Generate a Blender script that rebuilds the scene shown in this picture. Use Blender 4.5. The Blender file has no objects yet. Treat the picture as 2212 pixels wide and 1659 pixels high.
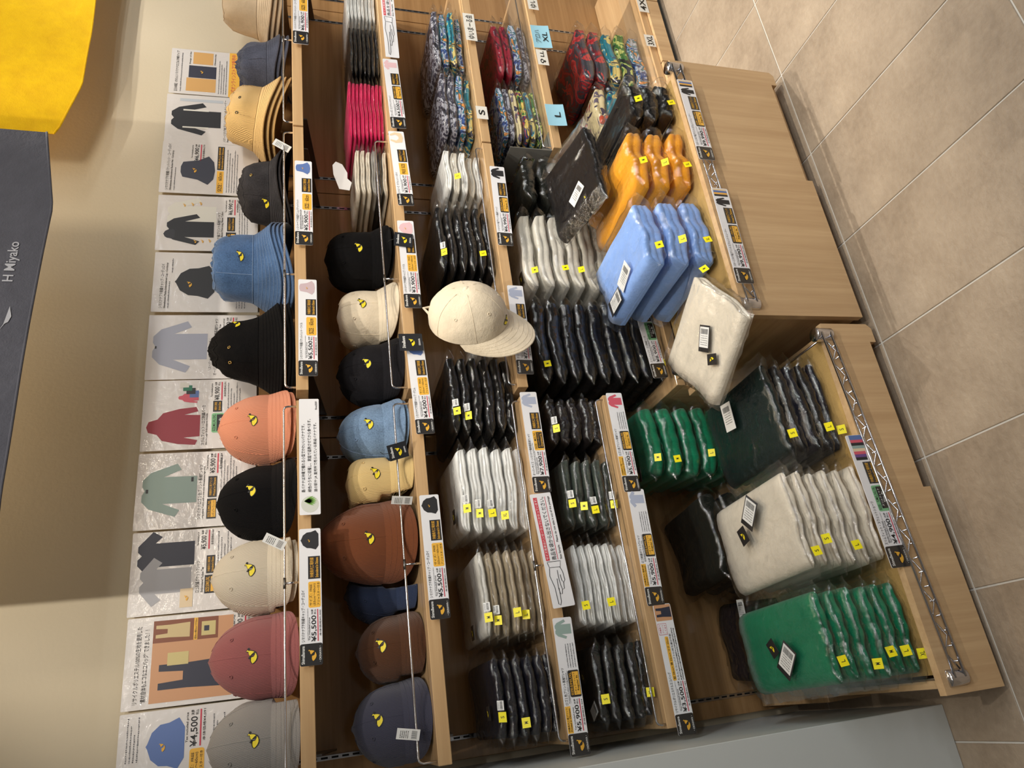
import bpy, bmesh, math, random
from mathutils import Vector, Matrix, noise
from mathutils.geometry import tessellate_polygon

sc = bpy.context.scene
COL = sc.collection
rnd = random.Random(7)

# ------------------------------------------------------------------ camera
# the phone was held on its side: world up points to the left edge of the picture
FPX, CX, CY = 1573.0, 1106.0, 829.5
ROWS = (Vector((0.90774403, -0.13007617, 0.39884954)),
        Vector((-0.41938016, -0.25642143, 0.87084346)),
        Vector((-0.01100241, -0.95777254, -0.28731638)))
EYE = Vector((0, 0, 1.409))
cam_d = bpy.data.cameras.new('camera'); cam = bpy.data.objects.new('camera', cam_d); COL.objects.link(cam)
cam_d.sensor_fit = 'HORIZONTAL'; cam_d.sensor_width = 36.0; cam_d.lens = FPX * 36.0 / 2212.0
cam_d.clip_start = 0.02
_x = Vector((r[1] for r in ROWS)); _y = Vector((r[0] for r in ROWS)); _z = -Vector((r[2] for r in ROWS))
cam.matrix_world = Matrix(((_x[0], _y[0], _z[0], EYE[0]), (_x[1], _y[1], _z[1], EYE[1]), (_x[2], _y[2], _z[2], EYE[2]), (0, 0, 0, 1)))
sc.camera = cam

# ------------------------------------------------------------------ light and exposure
sc.view_settings.view_transform = 'Standard'; sc.view_settings.look = 'None'
sc.view_settings.gamma = 1.0; sc.view_settings.use_curve_mapping = False
sc.view_settings.exposure = -0.06
try:
    sc.cycles.transparent_max_bounces = 24
    sc.cycles.max_bounces = 8
except Exception:
    pass
world = bpy.data.worlds.new('shop_air'); sc.world = world; world.use_nodes = True
world.node_tree.nodes['Background'].inputs[0].default_value = (1.0, 0.92, 0.82, 1)
world.node_tree.nodes['Background'].inputs[1].default_value = 0.09

def spot(loc, target, power, size=60, blend=0.5, radius=0.04, col=(1.0, 0.86, 0.68)):
    d = bpy.data.lights.new('ceiling_spot_or_fill', 'SPOT'); d.energy = power; d.spot_size = math.radians(size)
    d.spot_blend = blend; d.shadow_soft_size = radius; d.color = col
    o = bpy.data.objects.new('ceiling_spot_or_fill', d); COL.objects.link(o)
    o.location = loc
    o.rotation_euler = (Vector(target) - Vector(loc)).to_track_quat('-Z', 'Y').to_euler()
    return o
# track spotlights: one washes the posters (the grey banner shades their middle), one the far wall, two are added fills, the others the lower shelves
WARM = (1.0, 0.93, 0.82)
spot((0.25, 0.50, 2.80), (0.95, 2.0, 1.55), 66, 66, 0.5, 0.016, WARM)
spot((1.2, -0.7, 2.85), (1.15, 2.0, 1.70), 105, 46, 0.8, 0.25, (1.0, 0.86, 0.66))  # added soft fill, lifts the banner's shadow on the wall
spot((2.0, 0.85, 2.80), (2.12, 1.9, 2.32), 32, 42, 0.6, 0.016, WARM)  # added fill that brightens the yellow banner
spot((3.10, 0.70, 2.80), (2.75, 2.0, 1.85), 70, 54, 0.8, 0.016, WARM)
for x, w in ((-0.35, 13), (0.45, 46), (1.15, 72), (1.95, 84), (2.75, 80)):
    spot((x, 0.20, 2.80), (x * 0.9 + 0.12, 1.62, 0.38), w, 44, 0.6, 0.016, WARM)
for x, w in ((0.85, 16), (1.70, 110), (2.65, 200)):
    spot((x, 1.52, 2.80), (x, 1.02, 0.0), w, 60, 0.7, 0.016, WARM)
# cool ceiling tube fittings over the aisle
def panel_light(loc, sx, sy, power, col=(0.93, 0.97, 1.0), rz=0.0):
    d = bpy.data.lights.new('ceiling_panel_or_fill', 'AREA'); d.shape = 'RECTANGLE'; d.size = sx; d.size_y = sy
    d.energy = power; d.color = col
    o = bpy.data.objects.new('ceiling_panel_or_fill', d); COL.objects.link(o); o.location = loc; o.rotation_euler = (0, 0, rz)
    return o
for x, y, w in ((-0.9, -0.6, 5), (0.6, -1.0, 11), (2.1, -0.8, 26), (3.6, -0.4, 32), (1.2, -2.3, 18), (3.0, -2.2, 30)):
    panel_light((x, y, 2.92), 1.2, 0.11, w)
# unseen warm strip added between the banner and the wall to lift the shaded plaster
panel_light((1.12, 1.88, 2.72), 1.35, 0.04, 6.0, (1.0, 0.74, 0.44))

# ------------------------------------------------------------------ picture-to-place helpers
def ray(px, py):
    c = Vector((1659 - py - CY, px - CX, FPX))
    return Vector([r.dot(c) for r in ROWS])
def onY(px, py, Y):
    r = ray(px, py); return EYE + r * (Y / r[1])
def onZ(px, py, Z):
    r = ray(px, py); return EYE + r * ((Z - EYE[2]) / r[2])

# ------------------------------------------------------------------ materials
def lin(c):
    return tuple(((x / 255 / 12.92) if x / 255 <= 0.04045 else ((x / 255 + 0.055) / 1.055) ** 2.4) for x in c) + (1.0,)
MATS = {}
def new_mat(name):
    m = bpy.data.materials.new(name); m.use_nodes = True
    return m, m.node_tree, m.node_tree.nodes['Principled BSDF']
def coords(nt, scale=(1, 1, 1), rot=(0, 0, 0)):
    tc = nt.nodes.new('ShaderNodeTexCoord'); mp = nt.nodes.new('ShaderNodeMapping')
    mp.inputs['Scale'].default_value = scale; mp.inputs['Rotation'].default_value = rot
    nt.links.new(tc.outputs['Object'], mp.inputs['Vector']); return mp.outputs['Vector']
def noise_node(nt, vec, scale, detail=3, rough=0.55):
    n = nt.nodes.new('ShaderNodeTexNoise'); n.inputs['Scale'].default_value = scale
    n.inputs['Detail'].default_value = detail; n.inputs['Roughness'].default_value = rough
    if vec: nt.links.new(vec, n.inputs['Vector'])
    return n.outputs['Fac']
def ramp(nt, fac, stops):
    r = nt.nodes.new('ShaderNodeValToRGB'); e = r.color_ramp.elements
    while len(e) < len(stops): e.new(0.5)
    for i, (p, c) in enumerate(stops): e[i].position = p; e[i].color = c
    nt.links.new(fac, r.inputs['Fac']); return r.outputs['Color']
def bump(nt, b, height, strength, dist):
    bn = nt.nodes.new('ShaderNodeBump'); bn.inputs['Strength'].default_value = strength; bn.inputs['Distance'].default_value = dist
    nt.links.new(height, bn.inputs['Height']); nt.links.new(bn.outputs['Normal'], b.inputs['Normal']); return bn
def mul(c, k): return tuple(min(1, x * k) for x in c[:3]) + (1.0,)

def plain(name, rgb, rough=0.5, metal=0.0, coat=0.0):
    if name in MATS: return MATS[name]
    m, nt, b = new_mat(name)
    b.inputs['Base Color'].default_value = lin(rgb); b.inputs['Roughness'].default_value = rough
    b.inputs['Metallic'].default_value = metal; b.inputs['Coat Weight'].default_value = coat
    b.inputs['Coat Roughness'].default_value = 0.08
    MATS[name] = m; return m

def laminated(name, rgb, wrinkle=0.25):
    if name in MATS: return MATS[name]
    m, nt, b = new_mat(name)
    b.inputs['Base Color'].default_value = lin(rgb); b.inputs['Roughness'].default_value = 0.45
    b.inputs['Coat Weight'].default_value = 0.9; b.inputs['Coat Roughness'].default_value = 0.07
    v = coords(nt); n1 = noise_node(nt, v, 45, 4)
    bn = nt.nodes.new('ShaderNodeBump'); bn.inputs['Strength'].default_value = wrinkle; bn.inputs['Distance'].default_value = 0.004
    nt.links.new(n1, bn.inputs['Height']); nt.links.new(bn.outputs['Normal'], b.inputs['Coat Normal'])
    MATS[name] = m; return m

def wood(name, axis, c0=(186, 150, 108), c1=(212, 178, 134)):
    if name in MATS: return MATS[name]
    m, nt, b = new_mat(name)
    s = [60, 60, 60]; s[axis] = 2.2
    v = coords(nt, tuple(s)); f1 = noise_node(nt, v, 1.0, 5, 0.65)
    s2 = [14, 14, 14]; s2[axis] = 0.8
    v2 = coords(nt, tuple(s2)); f2 = noise_node(nt, v2, 1.0, 3)
    mx = nt.nodes.new('ShaderNodeMath'); mx.operation = 'ADD'
    nt.links.new(f1, mx.inputs[0]); nt.links.new(f2, mx.inputs[1])
    hv = nt.nodes.new('ShaderNodeMath'); hv.operation = 'MULTIPLY'; hv.inputs[1].default_value = 0.5
    nt.links.new(mx.outputs[0], hv.inputs[0])
    col = ramp(nt, hv.outputs[0], [(0.33, lin(c0)), (0.66, lin(c1))])
    nt.links.new(col, b.inputs['Base Color']); b.inputs['Roughness'].default_value = 0.09
    bump(nt, b, f1, 0.12, 0.001)
    MATS[name] = m; return m

def cloth(name, rgb, kind='cotton', rough=0.9, sheen=0.15):
    key = name
    if key in MATS: return MATS[key]
    m, nt, b = new_mat(name); c = lin(rgb)
    v = coords(nt)
    if kind == 'cord':
        w = nt.nodes.new('ShaderNodeTexWave'); w.wave_type = 'BANDS'; w.bands_direction = 'X'
        w.inputs['Scale'].default_value = 190; w.inputs['Distortion'].default_value = 0.6; w.inputs['Detail'].default_value = 1
        nt.links.new(v, w.inputs['Vector'])
        n = noise_node(nt, v, 30, 3)
        col = ramp(nt, w.outputs['Fac'], [(0.0, mul(c, 0.72)), (0.6, mul(c, 1.12))])
        nt.links.new(col, b.inputs['Base Color']); bump(nt, b, w.outputs['Fac'], 0.55, 0.0015)
    elif kind == 'denim':
        n = noise_node(nt, v, 300, 2); n2 = noise_node(nt, v, 18, 4, 0.6)
        a = nt.nodes.new('ShaderNodeMath'); a.operation = 'ADD'; nt.links.new(n, a.inputs[0]); nt.links.new(n2, a.inputs[1])
        h = nt.nodes.new('ShaderNodeMath'); h.operation = 'MULTIPLY'; h.inputs[1].default_value = 0.5; nt.links.new(a.outputs[0], h.inputs[0])
        col = ramp(nt, h.outputs[0], [(0.3, mul(c, 0.62)), (0.68, mul(c, 1.45))])
        nt.links.new(col, b.inputs['Base Color']); bump(nt, b, n, 0.4, 0.001)
    else:
        n = noise_node(nt, v, 260, 2); n2 = noise_node(nt, v, 17, 5, 0.62)
        col = ramp(nt, n2, [(0.3, mul(c, 0.88)), (0.7, mul(c, 1.08))])
        nt.links.new(col, b.inputs['Base Color'])
        a = nt.nodes.new('ShaderNodeMath'); a.operation = 'MULTIPLY_ADD'; a.inputs[1].default_value = 0.12
        nt.links.new(n, a.inputs[0]); nt.links.new(n2, a.inputs[2])
        bump(nt, b, a.outputs[0], 0.6, 0.009)
    b.inputs['Roughness'].default_value = rough; b.inputs['Sheen Weight'].default_value = sheen if max(rgb) > 60 else 0.02; b.inputs['Sheen Roughness'].default_value = 0.5
    b.inputs['Specular IOR Level'].default_value = 0.2 if max(rgb) > 60 else 0.1
    MATS[key] = m; return m

def aloha(name, cols, scale=22, seed=0.0):
    if name in MATS: return MATS[name]
    m, nt, b = new_mat(name)
    tc = nt.nodes.new('ShaderNodeTexCoord'); mp = nt.nodes.new('ShaderNodeMapping'); mp.inputs['Location'].default_value = (seed, seed * 2, 0)
    nt.links.new(tc.outputs['Object'], mp.inputs['Vector'])
    n = nt.nodes.new('ShaderNodeTexNoise'); n.inputs['Scale'].default_value = scale; n.inputs['Detail'].default_value = 2.5; n.inputs['Distortion'].default_value = 2.2
    nt.links.new(mp.outputs['Vector'], n.inputs['Vector'])
    k = len(cols); st = []
    for i, c in enumerate(cols): st.append((0.30 + 0.40 * i / k, lin(c)))
    col = ramp(nt, n.outputs['Fac'], st)
    for nd in nt.nodes:
        if nd.type == 'VALTORGB': nd.color_ramp.interpolation = 'CONSTANT'
    nt.links.new(col, b.inputs['Base Color']); b.inputs['Roughness'].default_value = 0.75
    MATS[name] = m; return m

def clear_mat(name, rough, base, edge, crinkle):
    m = bpy.data.materials.new(name); m.use_nodes = True; nt = m.node_tree
    for n in list(nt.nodes): nt.nodes.remove(n)
    out = nt.nodes.new('ShaderNodeOutputMaterial'); mix = nt.nodes.new('ShaderNodeMixShader')
    tr = nt.nodes.new('ShaderNodeBsdfTransparent'); tr.inputs['Color'].default_value = (0.975, 0.978, 0.98, 1)
    gl = nt.nodes.new('ShaderNodeBsdfGlossy'); gl.inputs['Roughness'].default_value = rough; gl.inputs['Color'].default_value = (1, 1, 1, 1)
    lw = nt.nodes.new('ShaderNodeLayerWeight'); lw.inputs['Blend'].default_value = 0.5
    pw = nt.nodes.new('ShaderNodeMath'); pw.operation = 'POWER'; pw.inputs[1].default_value = 3.5
    ma = nt.nodes.new('ShaderNodeMath'); ma.operation = 'MULTIPLY_ADD'; ma.inputs[1].default_value = edge; ma.inputs[2].default_value = base
    nt.links.new(lw.outputs['Facing'], pw.inputs[0]); nt.links.new(pw.outputs[0], ma.inputs[0])
    if crinkle:
        v = coords(nt)
        n1 = nt.nodes.new('ShaderNodeTexNoise'); n1.noise_type = 'RIDGED_MULTIFRACTAL'; n1.inputs['Scale'].default_value = 26; n1.inputs['Detail'].default_value = 3.5
        n1.inputs['Roughness'].default_value = 0.6; n1.inputs['Distortion'].default_value = 0.6; nt.links.new(v, n1.inputs['Vector'])
        n2 = noise_node(nt, v, 130, 3, 0.6)
        a = nt.nodes.new('ShaderNodeMath'); a.operation = 'MULTIPLY_ADD'; a.inputs[1].default_value = 0.34
        nt.links.new(n2, a.inputs[0]); nt.links.new(n1.outputs['Fac'], a.inputs[2])
        bn = nt.nodes.new('ShaderNodeBump'); bn.inputs['Strength'].default_value = crinkle; bn.inputs['Distance'].default_value = 0.007
        nt.links.new(a.outputs[0], bn.inputs['Height'])
        nt.links.new(bn.outputs['Normal'], gl.inputs['Normal']); nt.links.new(bn.outputs['Normal'], lw.inputs['Normal'])
    nt.links.new(ma.outputs[0], mix.inputs[0]); nt.links.new(tr.outputs[0], mix.inputs[1]); nt.links.new(gl.outputs[0], mix.inputs[2])
    nt.links.new(mix.outputs[0], out.inputs['Surface'])
    return m
FILM = clear_mat('clear_film', 0.12, 0.07, 0.5, 0.65)
ACRYLIC = clear_mat('clear_acrylic', 0.04, 0.05, 0.5, 0)

WOODX = wood('ash_laminate_grain_along', 0); WOODZ = wood('ash_laminate_grain_up', 2, (184, 150, 110), (210, 178, 136))
WOODB = wood('ash_back_panel_shaded', 0, (150, 112, 72), (186, 146, 100))  # same ash, with the shade under the shelves put into its colour
WOODY = wood('ash_laminate_grain_deep', 1)
CHROME = plain('chrome', (205, 205, 210), 0.16, 1.0)
STEEL = plain('dull_steel', (120, 118, 116), 0.35, 1.0)
INK = plain('black_ink', (22, 21, 22), 0.5)
WHITEINK = plain('white_ink', (240, 240, 238), 0.5)
GOLDINK = plain('gold_ink', (232, 176, 60), 0.5)
REDINK = plain('red_ink', (200, 60, 80), 0.5)
BLUEINK = plain('blue_ink', (60, 90, 170), 0.5)
GREYINK = plain('grey_ink', (90, 90, 96), 0.5)
YELLOWTH = plain('yellow_thread', (236, 214, 30), 0.55)
BLACKTH = plain('black_thread', (16, 15, 15), 0.6)
CARD = laminated('laminated_white', (236, 236, 240), 0.25)
CARDBLACK = laminated('laminated_black', (34, 32, 33), 0.25)
CARDYELLOW = laminated('laminated_yellow', (244, 186, 66), 0.2)
STICKER = plain('yellow_sticker', (250, 236, 20), 0.45)

# ------------------------------------------------------------------ mesh helpers
ORG = {}
def link(o, parent=None):
    COL.objects.link(o)
    if parent is not None: o.parent = parent
    return o
def thing(name, label, cat, loc=(0, 0, 0), rot=(0, 0, 0), group=None):
    o = bpy.data.objects.new(name, None); o.empty_display_size = 0.05
    COL.objects.link(o); o.location = loc; o.rotation_euler = rot
    o['label'] = label; o['category'] = cat
    if group: o['group'] = group
    return o
def tag(o, label, cat, group=None):
    o['label'] = label; o['category'] = cat
    if group: o['group'] = group
    return o

class MB:
    def __init__(s): s.v = []; s.f = []; s.smooth = []
    def add(s, verts, faces, smooth=False):
        n = len(s.v); s.v += [tuple(p) for p in verts]
        s.f += [tuple(i + n for i in f) for f in faces]; s.smooth += [smooth] * len(faces)
        return s
    def box(s, x0, x1, y0, y1, z0, z1):
        vs = [(x, y, z) for x in (x0, x1) for y in (y0, y1) for z in (z0, z1)]
        return s.add(vs, [(0, 1, 3, 2), (4, 6, 7, 5), (0, 4, 5, 1), (2, 3, 7, 6), (0, 2, 6, 4), (1, 5, 7, 3)])
    def tube(s, pts, r, seg=8, caps=True):
        pts = [Vector(p) for p in pts]; n = len(pts); vs = []; fs = []
        up = Vector((0.13, 0.21, 0.97))
        for i, p in enumerate(pts):
            d = (pts[min(i + 1, n - 1)] - pts[max(i - 1, 0)]).normalized()
            a = d.cross(up)
            if a.length < 1e-3: a = d.cross(Vector((1, 0, 0)))
            a.normalize(); b2 = d.cross(a)
            rr = r[i] if isinstance(r, (list, tuple)) else r
            for k in range(seg):
                t = 2 * math.pi * k / seg; vs.append(p + a * (math.cos(t) * rr) + b2 * (math.sin(t) * rr))
        for i in range(n - 1):
            for k in range(seg):
                fs.append((i * seg + k, i * seg + (k + 1) % seg, (i + 1) * seg + (k + 1) % seg, (i + 1) * seg + k))
        if caps:
            fs.append(tuple(range(seg))[::-1]); fs.append(tuple((n - 1) * seg + k for k in range(seg)))
        return s.add(vs, fs, True)
    def grid(s, rows, closed_u=False, closed_v=False, smooth=True):
        R = len(rows); C = len(rows[0]); vs = [p for r in rows for p in r]; fs = []
        for i in range(R if closed_u else R - 1):
            for j in range(C if closed_v else C - 1):
                a = i * C + j; b = i * C + (j + 1) % C; c = ((i + 1) % R) * C + (j + 1) % C; d = ((i + 1) % R) * C + j
                fs.append((a, b, c, d))
        return s.add(vs, fs, smooth)
    def poly2(s, pts, fn):
        """flat polygon (tessellated) mapped by fn(x,z)->3d"""
        tris = tessellate_polygon([[Vector((p[0], p[1], 0)) for p in pts]])
        vs = [fn(*p) for p in pts]
        fs = []
        for t in tris:
            a, b2, c = [Vector(pts[i]) for i in t]
            cr = (b2 - a).cross(c - a)
            fs.append(tuple(t) if cr > 0 else tuple(reversed(t)))
        return s.add(vs, fs, False)
    def extrude2(s, pts, y0, y1):
        """prism of an XZ outline between two depths"""
        n = len(pts)
        self_front = [(p[0], y0, p[1]) for p in pts]; back = [(p[0], y1, p[1]) for p in pts]
        tris = tessellate_polygon([[Vector((p[0], p[1], 0)) for p in pts]])
        fs = []
        for t in tris:
            fs.append(tuple(t)); fs.append(tuple(i + n for i in reversed(t)))
        for i in range(n): fs.append((i, (i + 1) % n, (i + 1) % n + n, i + n))
        s.add(self_front + back, fs, False); return s
    def mesh(s, name, off=(0, 0, 0)):
        me = bpy.data.meshes.new(name)
        me.from_pydata([(p[0] - off[0], p[1] - off[1], p[2] - off[2]) for p in s.v], [], s.f)
        me.polygons.foreach_set('use_smooth', s.smooth); me.update()
        return me
    def build(s, name, mat, parent=None, off=(0, 0, 0), fixn=False, bevel=0):
        me = s.mesh(name, off)
        if fixn or bevel:
            bm = bmesh.new(); bm.from_mesh(me)
            if bevel: bmesh.ops.bevel(bm, geom=list(bm.edges), offset=bevel, segments=1, affect='EDGES')
            bmesh.ops.recalc_face_normals(bm, faces=bm.faces); bm.to_mesh(me); bm.free()
        if mat: me.materials.append(mat)
        o = bpy.data.objects.new(name, me); link(o, parent)
        return o
def rounded(x0, x1, z0, z1, r, n=4):
    p = []
    for cx, cz, a in ((x1 - r, z1 - r, 0), (x0 + r, z1 - r, 90), (x0 + r, z0 + r, 180), (x1 - r, z0 + r, 270)):
        for i in range(n + 1):
            t = math.radians(a + 90 * i / n); p.append((cx + r * math.cos(t), cz + r * math.sin(t)))
    return p

# ------------------------------------------------------------------ lettering
_TX = {}
def text_raw(s):
    if s not in _TX:
        c = bpy.data.curves.new('lettering', 'FONT'); c.body = s; c.size = 1.0; c.resolution_u = 3; c.offset = 0.004 if any(ord(q) > 0x2fff for q in s) else 0.012
        o = bpy.data.objects.new('lettering', c); me = bpy.data.meshes.new_from_object(o)
        vs = [v.co.copy() for v in me.vertices]; fs = [tuple(p.vertices) for p in me.polygons]
        bpy.data.objects.remove(o); bpy.data.curves.remove(c); bpy.data.meshes.remove(me)
        xs = [v.x for v in vs] or [0, 1]; zs = [v.y for v in vs] or [0, 1]
        _TX[s] = (vs, fs, min(xs), max(xs), min(zs), max(zs))
    return _TX[s]
def put_text(mb, s, x0, x1, z0, z1, fn):
    """fit a line of lettering into a box and map it"""
    vs, fs, a, b, c, d = text_raw(s)
    if not vs: return
    kx = (x1 - x0) / max(b - a, 1e-6); kz = (z1 - z0) / max(d - c, 1e-6)
    mb.add([fn(x0 + (v.x - a) * kx, z0 + (v.y - c) * kz) for v in vs], fs, False)
def microtext(mb, x0, x1, z0, z1, fn, n=None, seed=1):
    """a line of print too small to read: a row of little marks"""
    r = random.Random(seed); x = x0; h = z1 - z0
    while x < x1 - h * 0.4:
        w = h * r.uniform(0.45, 0.9)
        za = z0 + h * r.uniform(0, 0.3); zb = z1 - h * r.uniform(0, 0.3)
        mb.add([fn(x, za), fn(x + w, za), fn(x + w, zb), fn(x, zb)], [(0, 1, 2, 3)])
        x += w + h * r.uniform(0.25, 0.5)

# the shop's emblem: a banana in dark glasses (outline traced, x right, z up, about 1 unit high)
_E_OUT = [(400,430),(405,385),(460,350),(530,395),(540,445),(500,500),(620,500),(720,540),(830,600),(900,650),(950,780),(990,920),(980,1050),(920,1180),(830,1280),(740,1350),(670,1350),(600,1270),(560,1150),(560,1045),(500,1040),(430,980),(505,900),(520,860),(450,720),(440,600),(400,600),(370,630),(320,610),(320,550),(370,500)]
_E_Y1 = [(350,570),(410,490),(460,540),(560,545),(690,570),(800,630),(740,670),(620,780),(550,850),(500,780),(470,690),(470,620),(420,570),(360,600)]
_E_Y2 = [(850,690),(900,760),(940,880),(940,1000),(890,1130),(800,1250),(700,1325),(640,1260),(610,1150),(610,1000),(630,950),(720,940),(790,890),(830,800)]
def _e(p): return [((850 - cy) / 1000.0, (655 - cx) / 1000.0) for cx, cy in p]
E_OUT, E_Y1, E_Y2 = _e(_E_OUT), _e(_E_Y1), _e(_E_Y2)
def emblem(parent, fn, size, outline=True, mat=None, lift=0.0004, name='emblem', glasses=BLACKTH):
    """fn(x,z,lift) maps emblem plane to 3d"""
    o = None
    if outline:
        b = MB(); b.poly2([(x * size, z * size) for x, z in E_OUT], lambda x, z: fn(x, z, lift))
        o = b.build(name, glasses, parent)
    b = MB()
    for P in (E_Y1, E_Y2): b.poly2([(x * size, z * size) for x, z in P], lambda x, z: fn(x, z, lift * 2))
    return b.build(name + '_banana' if outline else name, mat or YELLOWTH, o if o else parent)
# ------------------------------------------------------------------ the setting
YF, YB, YW = 1.72, 2.02, 2.045          # shelf fronts, face of the wooden back panel, plaster wall
BAYS = (-0.112, 0.7625, 1.637, 2.512)
def struct(o, label=None, cat=None):
    o['kind'] = 'structure'
    if label: o['label'] = label
    if cat: o['category'] = cat
    return o

# floor of large beige tiles
def tile_mat():
    m, nt, b = new_mat('beige_stone_tile')
    v = coords(nt); n1 = noise_node(nt, v, 3.2, 5, 0.6); n2 = noise_node(nt, v, 60, 4, 0.6)
    a = nt.nodes.new('ShaderNodeMath'); a.operation = 'MULTIPLY_ADD'; a.inputs[1].default_value = 0.22
    nt.links.new(n2, a.inputs[0]); nt.links.new(n1, a.inputs[2])
    col = ramp(nt, a.outputs[0], [(0.38, lin((128, 112, 94))), (0.60, lin((158, 141, 121))), (0.82, lin((178, 161, 140)))])
    nt.links.new(col, b.inputs['Base Color']); b.inputs['Roughness'].default_value = 0.55
    bump(nt, b, n2, 0.5, 0.005); return m
TILE = tile_mat()
GROUT = plain('pale_grout', (196, 192, 184), 0.9)
fl = MB().box(-4.5, 5.5, -3.5, 2.3, -0.05, -0.0025).build('floor', GROUT); struct(fl, 'beige stone tile floor with pale grout joints', 'floor')
TW, TD = 0.302, 0.601
tile_mesh = None
for i in range(-9, 13):
    for j in range(-5, 3):
        xa = 0.0955 + i * TW; ya = 1.3055 + j * TD
        if xa < -2.2 or xa > 4.0 or ya < -1.2 or ya > 2.0: continue
        if tile_mesh is None:
            b = MB(); b.box(0.002, TW - 0.002, 0.002, TD - 0.002, -0.02, 0.0)
            o = b.build('tile', TILE, fl, bevel=0.0012); tile_mesh = o.data
        else:
            o = bpy.data.objects.new('tile', tile_mesh); link(o, fl)
        o.location = (xa, ya, rnd.uniform(-0.0004, 0.0002))

# plaster wall, wooden back panels, slotted standards
def plaster():
    m, nt, b = new_mat('cream_plaster')
    v = coords(nt); n1 = noise_node(nt, v, 90, 3); n2 = noise_node(nt, v, 2.0, 2)
    col = ramp(nt, n2, [(0.3, lin((206, 193, 167))), (0.7, lin((216, 203, 178)))])
    nt.links.new(col, b.inputs['Base Color']); b.inputs['Roughness'].default_value = 0.7
    bump(nt, b, n1, 0.18, 0.003); return m
wall = MB().box(-3.0, 4.6, YW, YW + 0.1, 0, 3.0).build('wall_back', plaster()); struct(wall, 'cream plaster wall behind the shelves', 'wall')
for k in range(3):
    o = MB().box(BAYS[k] + 0.0015, BAYS[k + 1] - 0.0015, YB, YW + 0.002, 0.0, 1.505).build('back_panel', WOODB, wall, bevel=0.001)
MB().box(BAYS[3] + 0.0015, BAYS[3] + 0.9, YB, YW + 0.002, 0.0, 1.505).build('back_panel', WOODB, wall, bevel=0.001)
slotm = plain('slot_dark', (12, 11, 10), 0.8)
for xs in (-0.06, 0.702, 0.823, 1.576, 1.698, 2.452, 2.573):
    o = MB().box(xs - 0.0055, xs + 0.0055, YB - 0.0025, YB + 0.003, 0.12, 1.49).build('slotted_standard', CHROME, wall, bevel=0.0005)
    b = MB(); z = 0.14
    while z < 1.47:
        b.box(xs - 0.0022, xs + 0.0022, YB - 0.0031, YB - 0.001, z, z + 0.016); z += 0.025
    s = b.build('slots', slotm, o); s['kind'] = 'stuff'
# side walls / ceiling of the shop, out of view, so that light behaves as in a room
ceil = MB().box(-3.0, 4.6, -3.4, YW + 0.1, 3.0, 3.08).build('ceiling', plain('white_ceiling', (225, 222, 215), 0.9)); struct(ceil, 'white shop ceiling', 'ceiling')

# pale partition at the end of the shelves
part_m = plain('pale_grey_laminate', (196, 200, 198), 0.45)
pw = MB().box(-0.72, -0.128, 1.50, YW, 0.0, 1.25).build('wall_left', part_m, bevel=0.0015)
struct(pw, 'pale grey laminate partition closing the end of the shelves', 'partition')

# ------------------------------------------------------------------ shelves
def shelf(x0, x1, ztop, label, yf=YF, t=0.030, brackets=True):
    s = thing('wall_shelf', label, 'shelf', ((x0 + x1) / 2, yf, ztop - t), group='wooden wall shelves')
    off = s.location
    MB().box(x0, x1, yf, YB - 0.004, ztop - t, ztop).build('board', WOODX, s, off, bevel=0.0012)
    if brackets:
        for xb in (x0 + 0.055, x1 - 0.055):
            prof = [(yf + 0.03, ztop - t - 0.012), (YB - 0.003, ztop - t - 0.055), (YB - 0.003, ztop - t + 0.001), (yf + 0.03, ztop - t + 0.001)]
            b = MB(); n = 4
            b.add([(xb - 0.002, y, z) for y, z in prof] + [(xb + 0.002, y, z) for y, z in prof],
                  [(0, 1, 2, 3), (7, 6, 5, 4)] + [(i, (i + 1) % n, (i + 1) % n + n, i + n) for i in range(n)])
            b.build('bracket', STEEL, s, off, fixn=True)
    return s
A0, A1, B0, B1, C0, C1 = BAYS[0] + 0.012, BAYS[1] - 0.012, BAYS[1] + 0.016, BAYS[2] - 0.003, BAYS[2] + 0.003, BAYS[3] - 0.004
Z1, Z2, Z3, Z4A, Z4C = 1.403, 1.124, 0.826, 0.583, 0.583
shelf(A0, A1, Z1, 'wooden shelf carrying the corduroy caps under the posters')
shelf(B0, B1, Z1, 'wooden shelf carrying the bucket hats under the posters')
shelf(C0, C1, Z1, 'wooden top shelf carrying the beige bucket hat')
shelf(A0, A1, Z2, 'wooden shelf carrying brown, navy and yellow caps')
shelf(B0, B1, Z2, 'wooden shelf carrying black and cream twill caps and baby bibs')
shelf(C0, C1, Z2, 'wooden shelf carrying the pink and black kids shirts')
shelf(A0, A1, Z3, 'wooden shelf carrying white, khaki and black long-sleeve shirts')
shelf(B0, B1, Z3, 'wooden shelf carrying black shirts behind the hanging cap')
shelf(C0, C1, Z3, 'wooden shelf carrying blue patterned shirts with handwritten labels')
shelf(A0, A1, Z4A, 'wooden shelf carrying dark green, white and black shirts above the low cart')
shelf(C0, C1, Z4C, 'wooden shelf carrying patterned shirts with blue sticky notes')

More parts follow.
